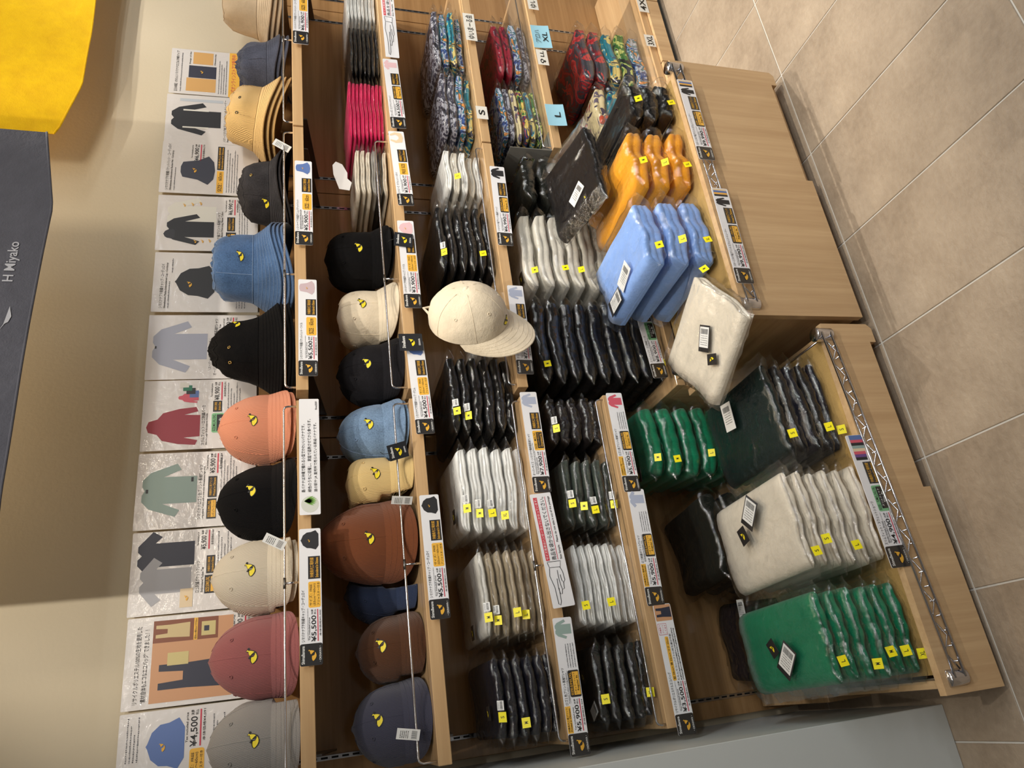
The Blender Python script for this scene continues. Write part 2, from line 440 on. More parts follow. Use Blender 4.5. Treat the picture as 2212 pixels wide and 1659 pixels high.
# ------------------------------------------------------------------ base decks under the shelves
ZA, ZB, ZC = 0.132, 0.342, 0.112
def deck(x0, x1, ztop, label, name='base_cabinet', yf=YF, plinth=True):
    s = thing(name, label, 'cabinet', ((x0 + x1) / 2, yf, 0.0), group='wooden base cabinets'); off = s.location
    MB().box(x0, x1, yf, YB - 0.002, ztop - 0.028, ztop).build('deck_board', WOODX, s, off, bevel=0.0012)
    MB().box(x0, x0 + 0.02, yf + 0.004, YB - 0.002, 0.0, ztop - 0.0275).build('side_panel', WOODZ, s, off, bevel=0.001)
    MB().box(x1 - 0.02, x1, yf + 0.004, YB - 0.002, 0.0, ztop - 0.0275).build('side_panel', WOODZ, s, off, bevel=0.001)
    return s, off
s, off = deck(A0, A1, ZA, 'lowest wooden deck under the green bagged shirts beside the partition')
MB().box(A0 + 0.02, A1 - 0.02, YF + 0.02, YF + 0.038, 0.0, ZA - 0.0275).build('front_panel', WOODZ, s, off)
s, off = deck(B0, B1, ZB, 'taller wooden base cabinet under the hoodie stacks')
MB().box(B0 + 0.02, B1 - 0.02, YF + 0.02, YF + 0.038, 0.0, ZB - 0.0275).build('front_panel', WOODZ, s, off)
MB().box(B0 - 0.022, B0 - 0.001, YF - 0.004, YF + 0.03, 0.0, ZB - 0.05).build('corner_post', WOODZ, s, off, bevel=0.001)
s, off = deck(C0, C1 + 0.25, ZC, 'low wooden base cabinet under the red patterned shirts')
for xa, xb in ((C0, 2.095), (2.098, 2.42), (2.423, C1 + 0.25)):
    MB().box(xa + 0.001, xb - 0.001, YF - 0.012, YF + 0.006, 0.028, ZC - 0.029).build('plinth_panel', WOODZ, s, off, bevel=0.001)
MB().box(C0 + 0.02, C1 + 0.23, YF + 0.01, YF + 0.02, 0.0, 0.05).build('kick_plate', plain('dark_kick_plate', (70, 72, 70), 0.6), s, off)

# ------------------------------------------------------------------ rolling carts with wire trays, parked in front of the decks
YC = 1.300
LINER = cloth('straw_liner', (186, 152, 92))
def cart(x0, x1, ztop, zbot, split, label, slope=0.0):
    c = thing('display_cart', label, 'cart', ((x0 + x1) / 2, YC, 0.0), group='wooden display carts with wire trays'); off = c.location
    nz = zbot + 0.02
    out = [(x0, zbot), (split, zbot), (split, nz), (x1 - 0.05, nz), (x1 - 0.05, zbot + 0.002), (x1 - 0.012, zbot + 0.002), (x1, zbot + 0.014), (x1, ztop), (x0, ztop)]
    b = MB(); b.extrude2(out, YC, YC + 0.018); b.build('front_panel', WOODZ, c, off, fixn=True)
    MB().box(x0 + 0.012, x0 + 0.028, YC + 0.0185, YF - 0.03, 0.025, ztop - 0.02).build('side_panel', WOODY, c, off, bevel=0.001)
    MB().box(x1 - 0.028, x1 - 0.012, YC + 0.0185, YF - 0.03, 0.025, ztop - 0.02).build('side_panel', WOODY, c, off, bevel=0.001)
    MB().box(x0 + 0.0285, x1 - 0.0285, YC + 0.0185, YF - 0.032, 0.03, 0.045).build('bottom_board', WOODX, c, off)
    # wire tray: corner collars, two front rods, zigzag, back rods, cross wires
    zt0 = ztop - 0.004; xa, xb = x0 + 0.03, x1 - 0.03; y0 = YC - 0.012; xm = (xa + xb) / 2
    zt = zt0; ZT = lambda x: slope * (x - xm)
    def sl(pts): return [(p[0], p[1], p[2] + ZT(p[0])) for p in pts]
    for xx in (xa, xb):
        for yy in (y0 + 0.016, YF - 0.06):
            b = MB(); b.tube(sl([(xx, yy, zt - 0.036), (xx, yy, zt - 0.034), (xx, yy, zt + 0.008), (xx, yy, zt + 0.010)]), [0.0165, 0.0175, 0.0175, 0.0165], 16)
            b.build('collar', CHROME, c, off)
    for zz in (zt, zt - 0.026):
        MB().tube(sl([(xa, y0, zz), (xb, y0, zz)]), 0.0028, 8).build('front_rod', CHROME, c, off)
    b = MB(); pts = []; n = int((xb - xa) / 0.034); 
    for i in range(n + 1): pts.append((xa + 0.015 + (xb - xa - 0.03) * i / n, y0 + 0.0045, (zt - 0.003) if i % 2 else (zt - 0.024)))
    b.tube(sl(pts), 0.0019, 6); b.build('zigzag_wire', CHROME, c, off)
    MB().tube(sl([(xa, YF - 0.06, zt - 0.026), (xb, YF - 0.06, zt - 0.026)]), 0.003, 8).build('back_rod', CHROME, c, off)
    for xx in (xa, xb):
        MB().tube(sl([(xx, y0 + 0.016, zt - 0.026), (xx, YF - 0.06, zt - 0.026)]), 0.003, 8).build('side_rod', CHROME, c, off)
    b = MB(); k = 0
    while xa + 0.03 + k * 0.03 < xb:
        xx = xa + 0.03 + k * 0.03; b.tube(sl([(xx, y0, zt - 0.0225), (xx, YF - 0.06, zt - 0.0225)]), 0.0015, 5); k += 1
    o = b.build('cross_wires', CHROME, c, off); o['kind'] = 'stuff'
    q = MB().box(xa + 0.008, xb - 0.008, YC + 0.020, YF - 0.065, zt - 0.0205, zt - 0.0165); q.v = sl(q.v); q.build('tray_liner', LINER, c, off)
    return c
cart(-0.098, 0.749, 0.170, 0.020, 0.327, 'low wooden cart with chrome wire tray holding green, cream and black bags', 0.05)
cart(0.770, 1.602, 0.378, 0.034, 1.200, 'taller wooden cart with chrome wire tray holding orange and blue bags', 0.02)

# ------------------------------------------------------------------ chrome guard rails along shelf fronts
def rail(px_pts, ztop, label, Y=1.732, rise=None, posts=(), x0=None, x1=None):
    r = thing('guard_rail', label, 'rail', (x0, Y, ztop), group='chrome shelf guard rails'); off = r.location
    z = ztop + rise
    R = 0.010; pts = [(x0, Y, ztop - 0.001), (x0, Y, z - R)]
    for a in (30, 60): pts.append((x0 + R * (1 - math.cos(math.radians(a))), Y, z - R + R * math.sin(math.radians(a))))
    pts += [(x0 + R, Y, z), (x1 - R, Y, z)]
    for a in (60, 30): pts.append((x1 - R * (1 - math.cos(math.radians(a))), Y, z - R + R * math.sin(math.radians(a))))
    pts += [(x1, Y, z - R), (x1, Y, ztop - 0.001)]
    MB().tube(pts, 0.0026, 8).build('rod', CHROME, r, off)
    for xp in posts:
        MB().tube([(xp, Y, ztop - 0.001), (xp, Y, z)], 0.0026, 8).build('post', CHROME, r, off)
        MB().tube([(xp - 0.012, Y, z), (xp + 0.012, Y, z)], 0.0034, 8).build('sleeve', STEEL, r, off)
    return r
rail(None, Z1, 'chrome guard rail in front of the corduroy caps', rise=0.030, posts=(0.31,), x0=-0.085, x1=A1 - 0.012)
rail(None, Z1, 'chrome guard rail in front of the denim and black bucket hats', rise=0.026, posts=(1.125,), x0=B0 + 0.012, x1=B1 - 0.015)
rail(None, Z1, 'chrome guard rail in front of the beige bucket hat', rise=0.026, posts=(2.0,), x0=C0 + 0.02, x1=C1 - 0.02)
rail(None, Z2, 'chrome guard rail in front of the brown and slate caps', rise=0.040, posts=(0.33,), x0=A0 + 0.01, x1=A1 - 0.010)
rail(None, Z2, 'chrome guard rail in front of the twill caps', rise=0.040, posts=(1.12,), x0=B0 + 0.008, x1=B1 - 0.02)
rail(None, Z3, 'chrome guard rail in front of the khaki shirt stack', Y=1.7265, rise=0.022, posts=(0.30,), x0=A0 + 0.01, x1=A1 - 0.012)
rail(None, Z3, 'chrome guard rail under the hanging cream cap', Y=1.7265, rise=0.022, posts=(), x0=B0 + 0.01, x1=B1 - 0.02)
rail(None, Z4A, 'chrome guard rail in front of the dark green shirts', Y=1.7265, rise=0.022, posts=(), x0=A0 + 0.01, x1=A1 - 0.012)
rail(None, Z4C, 'chrome guard rail in front of the patterned shirts', Y=1.7345, rise=0.030, posts=(), x0=C0 + 0.01, x1=C1 - 0.012)
# ------------------------------------------------------------------ caps
CAPS = []
def nz(x, y, z): return noise.noise(Vector((x, y, z)))
def cap(mat, label, pos, rz=0.0, rx=0.0, ry=0.0, a=0.083, bdep=0.092, h=0.122, brim_len=0.068, brim_ang=55, curve=0.016,
        seed=0, crumple=0.006, sag=0.0, stitch=None, button=None, rot=None, flat=2.15, emb=0.034, emb_t=0.30, lean=0.0, group='embroidered caps', shelf=None, lift=0.0, under=False):
    """crown over an oval base, front towards -Y; origin at the middle of the crown's base"""
    if rot is None: pos = (pos[0] * (pos[1] + 0.05) / pos[1], pos[1] + 0.05, pos[2]); a *= 1.03
    root = thing('baseball_cap', label, 'cap', pos, (rx, ry, rz), group)
    if rot is not None: root.rotation_euler = rot.to_euler()
    RM = root.rotation_euler.to_matrix(); obst = [] if rot is not None else ([(q[0], q[1], q[2], q[3] + 0.006, q[4] + 0.006, q[5], q[6]) for q in CAPS[:-1]] if under else list(CAPS)); POS = Vector(pos)
    def clear(p):
        if not obst: return p
        w = RM @ p + POS
        for (cx, cy, cz, oa, ob, oh, of) in obst:
            dx, dy, t = w.x - cx, w.y - cy, (w.z - cz) / oh
            if t >= 0.985 or abs(dx) > 0.2: continue
            if t < -0.02:
                lim = oa * 1.03 + 0.004
                if abs(dx) < lim and t > -0.8: w.x = cx + (lim if dx > 0 else -lim)
                continue
            r = max(0.0, 1 - max(0.0, t) ** of) ** (1 / of); e = math.hypot(dx / (oa * r), dy / (ob * r))
            if 0.02 < e < 1.0: w.x = cx + dx / e; w.y = cy + dy / e
        return RM.transposed() @ (w - POS)
    if shelf is not None:
        lo = 9.0
        for i in range(27):
            ph = math.radians(-84 + 168 * i / 26)
            for sg in (0.5, 1.0):
                ll = brim_len * max(0.02, math.cos(ph * 1.02)) ** 0.55 * sg; xx = a * math.sin(ph) + math.sin(ph) * 0.10 * ll
                yy = -bdep * math.cos(ph) - ll * math.cos(math.radians(brim_ang)) + 0.35 * curve * (xx / a) ** 2 * sg
                zz = 0.002 - ll * math.sin(math.radians(brim_ang)) - curve * (xx / a) ** 2 * (0.35 + 0.65 * sg) - 0.0014
                lo = min(lo, (RM @ Vector((xx, yy, zz))).z)
        POS.z = shelf + lift - lo + 0.0004; root.location.z = POS.z
    if rot is None and not under: CAPS.append((POS.x, POS.y, POS.z, a * 1.045, bdep * 1.045, h * 1.08, flat))
    S = 40; T = 14
    def pt(th, t, lift=0.0):
        r = max(0.0, 1 - t ** flat) ** (1 / flat)
        fr = max(0.0, math.cos(th))
        n = nz(math.sin(th) * 2.1 + seed * 3.7, math.cos(th) * 2.1, t * 2.2 + seed)
        n2 = nz(math.sin(th) * 5 + seed, math.cos(th) * 5 + 9, t * 5)
        k = 1 + (crumple * 8 * n + crumple * 3 * n2) * (1.0 - 0.65 * fr) * min(1, t * 3 + 0.2)
        panel = 0.010 * abs(math.sin(3 * th)) * (1 - t) * t * 3
        x = (a * r * k * (1 + panel) + lift) * math.sin(th); y = -(bdep * r * k * (1 + panel) + lift) * math.cos(th)
        z = h * t * (1 + 0.06 * fr) + lift * t - sag * (1 - fr) * t * (1 + n) + lean * 0
        y += lean * t * t
        return clear(Vector((x, y, z)))
    rows = [[pt(2 * math.pi * i / S, 1 - (1 - j / T) ** 1.0 if j < T else 0.9995) for i in range(S)] for j in range(T + 1)]
    b = MB(); b.grid([r for r in rows], closed_v=True)
    n0 = T * S; b.add([], []); b.f.append(tuple(n0 + i for i in range(S))); b.smooth.append(True)
    cr = b.build('crown', mat, root)
    # seams as thin raised piping
    b = MB()
    for k in range(6):
        th = k * math.pi / 3
        b.tube([pt(th, 0.02 + 0.95 * j / 12, 0.0002) for j in range(13)], 0.0007, 5, False)
    b.build('seams', stitch or mat, root)
    b = MB(); tp = pt(0, 0.9995); R0 = 0.0085
    b.grid([[Vector((R0 * math.cos(e) * math.cos(q), R0 * math.cos(e) * math.sin(q) + tp.y, h + 0.0005 + 0.006 * math.sin(e))) for q in [2 * math.pi * i / 12 for i in range(12)]] for e in [-0.5, 0, 0.5, 0.9, 1.3, 1.55]], closed_v=True)
    b.build('button', button or mat, root)
    for th in (math.pi / 6, -math.pi / 6, math.pi / 2, -math.pi / 2):
        c0 = pt(th, 0.62, 0.0004); e1 = (pt(th + 0.05, 0.62, 0.0004) - c0).normalized(); e2 = (pt(th, 0.66, 0.0004) - c0).normalized()
        b = MB(); b.tube([c0 + (e1 * math.cos(q) + e2 * math.sin(q)) * 0.0036 for q in [2 * math.pi * i / 10 for i in range(11)]], 0.0011, 5, False)
        o = b.build('eyelet', stitch or mat, root)
    # brim
    L = brim_len; ang = math.radians(brim_ang)
    def br(ph, s, up):
        base = Vector((a * math.sin(ph), -bdep * math.cos(ph), 0.0)); ll = L * max(0.02, math.cos(ph * 1.02)) ** 0.55 * s
        dx = math.sin(ph) * 0.10 * ll
        x = base.x + dx; y = base.y - ll * math.cos(ang); zz = 0.002 - ll * math.sin(ang)
        zz -= curve * (x / a) ** 2 * (0.35 + 0.65 * s)
        y += 0.35 * curve * (x / a) ** 2 * s
        return clear(Vector((x, y - 0.0005 + up * 0.3, zz + up)))
    NP, NS = 26, 8; lim = math.radians(84)
    top = [[br(-lim + 2 * lim * i / NP, j / NS, 0.0014) for i in range(NP + 1)] for j in range(NS + 1)]
    bot = [[br(-lim + 2 * lim * i / NP, j / NS, -0.0014) for i in range(NP + 1)] for j in range(NS + 1)]
    b = MB(); b.grid([r[::-1] for r in top]); b.grid(bot)
    edge = [top[NS], bot[NS]]; b.grid([r[::-1] for r in edge])
    bo = b.build('brim', mat, root)
    b = MB()
    for s in (0.2, 0.38, 0.56, 0.74, 0.9):
        b.tube([br(-lim * 0.93 + 2 * lim * 0.93 * i / NP, s, 0.0017) for i in range(NP + 1)], 0.00045, 4, False)
    b.build('brim_stitching', stitch or mat, bo)
    # embroidered emblem on the front panels
    def em(x, z, lift):
        t = emb_t + z / h; r = max(0.05, 1 - t ** flat) ** (1 / flat)
        return pt(x / (a * r), t, 0.0006 + lift)
    if emb: emblem(root, em, emb)
    return root

def bucket(mat, label, pos, rz=0.0, rx=0.0, ry=0.0, r0=0.088, r1=0.074, h=0.088, brim=0.058, drop=0.048, seed=0, crumple=0.01, wave=0.006,
           dent=0.0, stitch=None, emb=0.034, emb_th=0.0, emb_t=0.42, oval=1.04, group='embroidered bucket hats', eyelets=True, eye_th=(1.1, 1.45), simple=False, eyemat=None):
    pos = (pos[0] * (pos[1] + 0.045) / pos[1], pos[1] + 0.045, pos[2])
    root = thing('bucket_hat', label, 'hat', pos, (rx, ry, rz), group)
    S = 44
    def pt(th, t, lift=0.0):
        # t 0 base, 1 top edge of the side, 1..2 across the top
        cx = math.sin(th); cy = -math.cos(th)
        n = nz(cx * 2 + seed * 5.1, cy * 2, t * 1.7 + seed); n2 = nz(cx * 4 + seed, cy * 4, t * 4 + 3)
        if t <= 1:
            r = r0 + (r1 - r0) * t - 0.020 * max(0, t - 0.6) ** 2 * 6; z = h * (t - 0.10 * max(0, t - 0.6) ** 2 * 4)
        else:
            u = t - 1; r = (r1 - 0.0192) * (1 - u); z = h * 0.936 + 0.016 * math.sin(u * math.pi / 2) - dent * math.sin(u * math.pi / 2) * (0.7 + n)
        r *= 1 + crumple * 9 * n * min(1, t * 1.5 + 0.1) + crumple * 4 * n2 * min(1, t)
        z += (crumple * 0.9 * n2) * min(1, t)
        return Vector(((r + lift) * cx, (r * oval + lift) * cy, z))
    def bp(th, s, lift=0.0):
        cx = math.sin(th); cy = -math.cos(th)
        r = r0 + brim * s; z = -drop * s ** 0.9 + wave * math.cos(2 * th + seed) * s * 1.6 + wave * 0.7 * math.cos(3 * th + seed * 2) * s
        return Vector(((r + lift * 0.6) * cx, (r * oval + lift * 0.6) * cy, z + lift))
    b = MB(); ts = [0, .12, .25, .4, .55, .7, .8, .9, 1.0, 1.06, 1.18, 1.35, 1.55, 1.78, 1.985]
    b.grid([[pt(2 * math.pi * i / S, t) for i in range(S)] for t in ts], closed_v=True)
    b.f.append(tuple((len(ts) - 1) * S + i for i in range(S))); b.smooth.append(True)
    b.build('crown', mat, root)
    b = MB(); ss = [0, .12, .3, .5, .7, .88, 1.0]
    up = [[bp(2 * math.pi * i / S, s, 0.0012) for i in range(S)] for s in ss]; dn = [[bp(2 * math.pi * i / S, s, -0.0012) for i in range(S)] for s in ss]
    b.grid([r[::-1] for r in up], closed_v=True); b.grid(dn, closed_v=True); b.grid([up[-1][::-1], dn[-1][::-1]], closed_v=True)
    bo = b.build('brim', mat, root, fixn=True)
    if simple: return root
    b = MB()
    for s in (0.16, 0.3, 0.44, 0.58, 0.72, 0.86, 0.97):
        b.tube([bp(2 * math.pi * i / S, s, 0.0016) for i in range(S + 1)], 0.0005, 4, False)
    b.build('brim_stitching', stitch or mat, bo)
    b = MB()
    for t in (0.03, 0.97):
        b.tube([pt(2 * math.pi * i / S, t, 0.0006) for i in range(S + 1)], 0.0009, 5, False)
    for th in (0.25 * math.pi, 0.75 * math.pi, 1.25 * math.pi, 1.75 * math.pi):
        b.tube([pt(th, 0.03 + 0.95 * j / 6, 0.0005) for j in range(7)], 0.0008, 5, False)
    b.build('seams', stitch or mat, root)
    if eyelets:
        for th in eye_th:
            c0 = pt(th, 0.62, 0.0006); e1 = (pt(th + 0.06, 0.62, 0.0006) - c0).normalized(); e2 = (pt(th, 0.68, 0.0006) - c0).normalized()
            b = MB(); b.tube([c0 + (e1 * math.cos(q) + e2 * math.sin(q)) * 0.0036 for q in [2 * math.pi * i / 10 for i in range(11)]], 0.0012, 5, False)
            b.build('eyelet', eyemat or STEEL, root)
    if emb:
        def em(x, z, lift):
            t = emb_t + z / h; return pt(emb_th + x / r0, t, 0.0008 + lift)
        emblem(root, em, emb)
    return root

M_GREYC = cloth('grey_corduroy', (150, 146, 142), 'cord'); M_PINK = cloth('dusty_pink_corduroy', (156, 92, 92), 'cord')
M_CREAMC = cloth('cream_corduroy', (214, 202, 182), 'cord'); M_BLACKC = cloth('black_corduroy', (17, 16, 18), 'cord')
M_PEACH = cloth('peach_corduroy', (228, 150, 118), 'cord'); M_TAN = cloth('tan_corduroy', (208, 172, 112), 'cord')
M_BROWNC = cloth('brown_corduroy', (118, 66, 38), 'cord'); M_DKBROWN = cloth('dark_brown_corduroy', (84, 52, 32), 'cord')
M_NAVYC = cloth('navy_corduroy', (44, 56, 84), 'cord'); M_SLATEC = cloth('slate_corduroy', (68, 68, 84), 'cord'); M_YELC = cloth('pale_yellow_corduroy', (222, 192, 132), 'cord')
M_DENIM = cloth('blue_denim', (70, 98, 138), 'denim'); M_LDENIM = cloth('light_denim', (108, 132, 160), 'denim'); M_BDENIM = cloth('charcoal_denim', (48, 46, 48), 'denim'); M_BDENIM2 = cloth('black_denim', (26, 25, 28), 'denim')
M_NAVYW = cloth('washed_navy', (74, 78, 94), 'denim')
M_BLACKT = cloth('black_twill', (15, 14, 15)); M_CREAMT = cloth('cream_twill', (222, 208, 184)); M_BEIGET = cloth('beige_twill', (212, 190, 160))
STITCHW = plain('pale_stitch', (130, 155, 190), 0.8); BRASS = plain('brass_eyelet', (200, 168, 100), 0.35, 1.0)

# top shelf: caps (the foremost first; later ones give way where they press together)
CK = dict(curve=0.007)
cap(M_PINK, 'dusty pink corduroy cap with a covered button', (0.168, 1.812, 0), rz=-0.04, seed=2, a=0.089, h=0.132, brim_len=0.070, shelf=Z1, **CK)
cap(M_BLACKC, 'black corduroy cap between the cream and peach caps', (0.520, 1.822, 0), rz=0.14, seed=5, a=0.094, h=0.128, brim_len=0.070, emb_t=0.36, shelf=Z1, **CK)
cap(M_PEACH, 'peach corduroy cap with tiny eyelets', (0.716, 1.828, 0), rz=-0.06, seed=6, a=0.090, h=0.122, brim_len=0.066, emb_t=0.30, shelf=Z1, lift=0.012, **CK)
cap(M_PEACH, 'second peach cap tucked under the first', (0.716, 1.828, 0), rz=-0.06, seed=6, a=0.085, bdep=0.087, h=0.108, brim_len=0.066, emb=0, shelf=Z1, under=True, **CK)
cap(M_GREYC, 'grey corduroy cap beside the dusty pink cap', (-0.006, 1.815, 0), rz=0.10, seed=1, a=0.090, h=0.130, brim_len=0.070, emb_t=0.27, shelf=Z1, **CK)
cap(M_CREAMC, 'cream corduroy cap between the pink and black caps', (0.345, 1.825, 0), rz=0.05, seed=3, a=0.087, h=0.126, brim_len=0.066, shelf=Z1, lift=0.012, **CK)
cap(M_CREAMC, 'second cream corduroy cap tucked under the first', (0.345, 1.825, 0), rz=0.05, seed=3, a=0.082, bdep=0.087, h=0.112, brim_len=0.066, emb=0, shelf=Z1, under=True, **CK)
# top shelf: bucket hats in little stacks
def hat_stack(mat, colour, x, y, n, tops, **kw):
    rz = kw.pop('rz', 0.0); step = kw.pop('step', 0.013); rx = kw.pop('rx', 0.0); ry = kw.pop('ry', 0); kw.pop('base', 0)
    RM = Matrix.Rotation(rz, 3, 'Z') @ Matrix.Rotation(ry, 3, 'Y') @ Matrix.Rotation(rx, 3, 'X')
    r0, br, dr, wv, sd = kw.get('r0', .088), kw.get('brim', .058), kw.get('drop', .048), kw.get('wave', .006), kw.get('seed', 0)
    lo = 9
    for i in range(44):
        th = 2 * math.pi * i / 44; rr = r0 + br
        zz = -dr + wv * math.cos(2 * th + sd) * 1.6 + wv * 0.7 * math.cos(3 * th + sd * 2)
        lo = min(lo, (RM @ Vector((rr * math.sin(th), -rr * 1.04 * math.cos(th), zz - 0.0012))).z)
    for k in range(n):
        top = k == n - 1
        lab = (colour + ' ' + tops) if top else '%s bucket hat nested under the top one, %s from the shelf' % (colour, ('first', 'second', 'third', 'fourth')[k])
        args = dict(kw)
        if not top: args.update(h=0.055, emb=0, eyelets=False, dent=0, r0=r0 - 0.003, r1=kw.get('r1', .074) - 0.010, brim=br + 0.003, crumple=0.0, simple=False)
        bucket(mat, lab, (x, y, Z1 - lo + 0.0004 + k * step), rz=rz, rx=rx, ry=ry, **args)
hat_stack(M_BLACKT, 'black twill', 0.945, 1.838, 4, 'bucket hat at the end of the bucket hats', seed=11, base=0.060, step=0.009, h=0.118, r0=0.096, r1=0.062, brim=0.038, drop=0.056, crumple=0.014, wave=0.004, emb_th=0.62, emb_t=0.52, eye_th=(-0.35, -0.85), eyemat=BRASS, rz=0.0, rx=0.03)
hat_stack(M_DENIM, 'blue denim', 1.212, 1.850, 4, 'bucket hat with crushed crown', seed=12, base=0.064, step=0.011, h=0.112, r0=0.098, r1=0.084, brim=0.040, drop=0.060, crumple=0.014, dent=0.02, wave=0.008, stitch=STITCHW, emb_th=-0.25, emb_t=0.33, eye_th=(0.75, 1.9), eyemat=BRASS, rz=0.05, rx=0.04)
hat_stack(M_BDENIM, 'charcoal denim', 1.485, 1.855, 3, 'bucket hat beside the blue one', seed=13, base=0.046, step=0.010, h=0.082, r0=0.096, r1=0.080, brim=0.043, drop=0.034, crumple=0.011, emb_th=-1.0, emb_t=0.15, eye_th=(-0.1, 1.2), rz=0.05, eyemat=BRASS)
hat_stack(M_TAN, 'tan corduroy', 1.765, 1.845, 3, 'bucket hat tipped on its stack', seed=14, base=0.054, step=0.016, h=0.092, r0=0.098, r1=0.082, brim=0.046, drop=0.040, crumple=0.015, dent=0.03, emb_th=1.15, emb_t=0.35, eye_th=(-0.2, -0.75), rz=0.05, ry=0.14, rx=0.10, eyemat=plain('eyelet_dark', (40, 36, 30), 0.5))
hat_stack(M_NAVYW, 'washed navy', 2.008, 1.860, 3, 'bucket hat with slumped crown', seed=15, base=0.045, step=0.014, h=0.092, r0=0.078, r1=0.060, brim=0.026, drop=0.034, crumple=0.018, dent=0.012, emb=0, eyelets=False, rz=0.3)
hat_stack(M_BEIGET, 'beige cotton', 2.255, 1.845, 3, 'bucket hat with large soft crown', seed=16, base=0.052, step=0.016, h=0.125, r0=0.096, r1=0.076, brim=0.044, crumple=0.014, dent=0.03, emb=0, eye_th=(0.15, -0.5), rz=0.2, ry=0.12, eyemat=M_BEIGET)

# second shelf: caps
CAPS.clear()
cap(M_BROWNC, 'big chestnut brown corduroy cap in front of the navy cap', (0.398, 1.796, 0), rz=-0.05, rx=0.10, seed=24, a=0.098, bdep=0.094, h=0.150, brim_len=0.076, brim_ang=62, emb_t=0.26, flat=2.0, shelf=Z2, lift=0.004, **CK)
cap(M_SLATEC, 'slate blue corduroy cap beside the partition', (-0.006, 1.815, 0), rz=0.18, seed=21, a=0.086, h=0.106, brim_len=0.064, brim_ang=62, emb_t=0.52, shelf=Z2, **CK)
cap(M_DKBROWN, 'dark brown corduroy cap beside the slate cap', (0.150, 1.825, 0), rz=0.10, seed=22, a=0.078, h=0.096, brim_len=0.058, brim_ang=62, emb_t=0.46, shelf=Z2, **CK)
cap(M_NAVYC, 'navy corduroy cap half hidden behind the brown one', (0.288, 1.872, 0), rz=0.20, seed=23, a=0.078, bdep=0.080, h=0.118, brim_len=0.056, brim_ang=56, emb=0, shelf=Z2, **CK)
cap(M_LDENIM, 'light blue denim cap with a black swing tag', (0.684, 1.818, 0), rz=0.06, seed=26, a=0.083, h=0.112, brim_len=0.064, brim_ang=50, emb_t=0.34, stitch=STITCHW, shelf=Z2, lift=0.010, **CK)
cap(M_LDENIM, 'second light blue denim cap tucked under the first', (0.684, 1.818, 0), rz=0.06, seed=26, a=0.078, bdep=0.087, h=0.098, brim_len=0.064, brim_ang=50, emb=0, shelf=Z2, under=True, stitch=STITCHW, **CK)
cap(M_YELC, 'pale yellow corduroy cap beside the brown cap', (0.546, 1.815, 0), rz=0.12, seed=25, a=0.072, h=0.104, brim_len=0.066, brim_ang=50, flat=4.0, emb_t=0.36, shelf=Z2, **CK)
cap(M_BDENIM2, 'black denim cap between the cream and blue caps', (0.860, 1.822, 0), rz=0.02, seed=28, a=0.088, h=0.116, brim_len=0.068, brim_ang=48, emb_t=0.36, shelf=Z2, **CK)
cap(M_BLACKT, 'black twill cap under a dark swing tag', (1.232, 1.828, 0), rz=-0.05, seed=30, a=0.092, h=0.128, brim_len=0.068, brim_ang=46, flat=3.0, emb_t=0.30, shelf=Z2, lift=0.010, **CK)
cap(M_BLACKT, 'second black twill cap tucked under the first', (1.232, 1.828, 0), rz=-0.05, seed=30, a=0.087, bdep=0.087, h=0.112, brim_len=0.068, brim_ang=46, flat=3.0, emb=0, shelf=Z2, under=True, **CK)
cap(M_CREAMT, 'cream twill cap with square front panel on the shelf', (1.040, 1.835, 0), rz=0.10, seed=29, a=0.086, h=0.108, brim_len=0.070, brim_ang=46, flat=3.6, emb_t=0.42, shelf=Z2, **CK)

# the cream cap that hangs by its strap in front of the third shelf
ztop = Vector((0.36, -0.90, 0.24)).normalized(); fr = Vector((-0.42, -0.30, -0.86)); fr = (fr - ztop * fr.dot(ztop)).normalized()
yl = -fr; xl = yl.cross(ztop)
HR = Matrix((xl, yl, ztop)).transposed()
hang = cap(M_CREAMT, 'cream twill cap hanging by its strap from the rail', Vector((0.945, 1.650, 0.960)), rot=HR, seed=32, a=0.098, bdep=0.108, h=0.105, brim_len=0.080, brim_ang=24, curve=0.012, flat=2.1, emb_t=0.20, crumple=0.004, emb=0.030)
b = MB(); b.tube([(-0.03, 0.094, 0.012), (-0.014, 0.108, 0.012), (0.0, 0.128, 0.014), (0.014, 0.108, 0.012), (0.03, 0.094, 0.012)], 0.004, 6)
b.build('back_strap', M_CREAMT, hang)
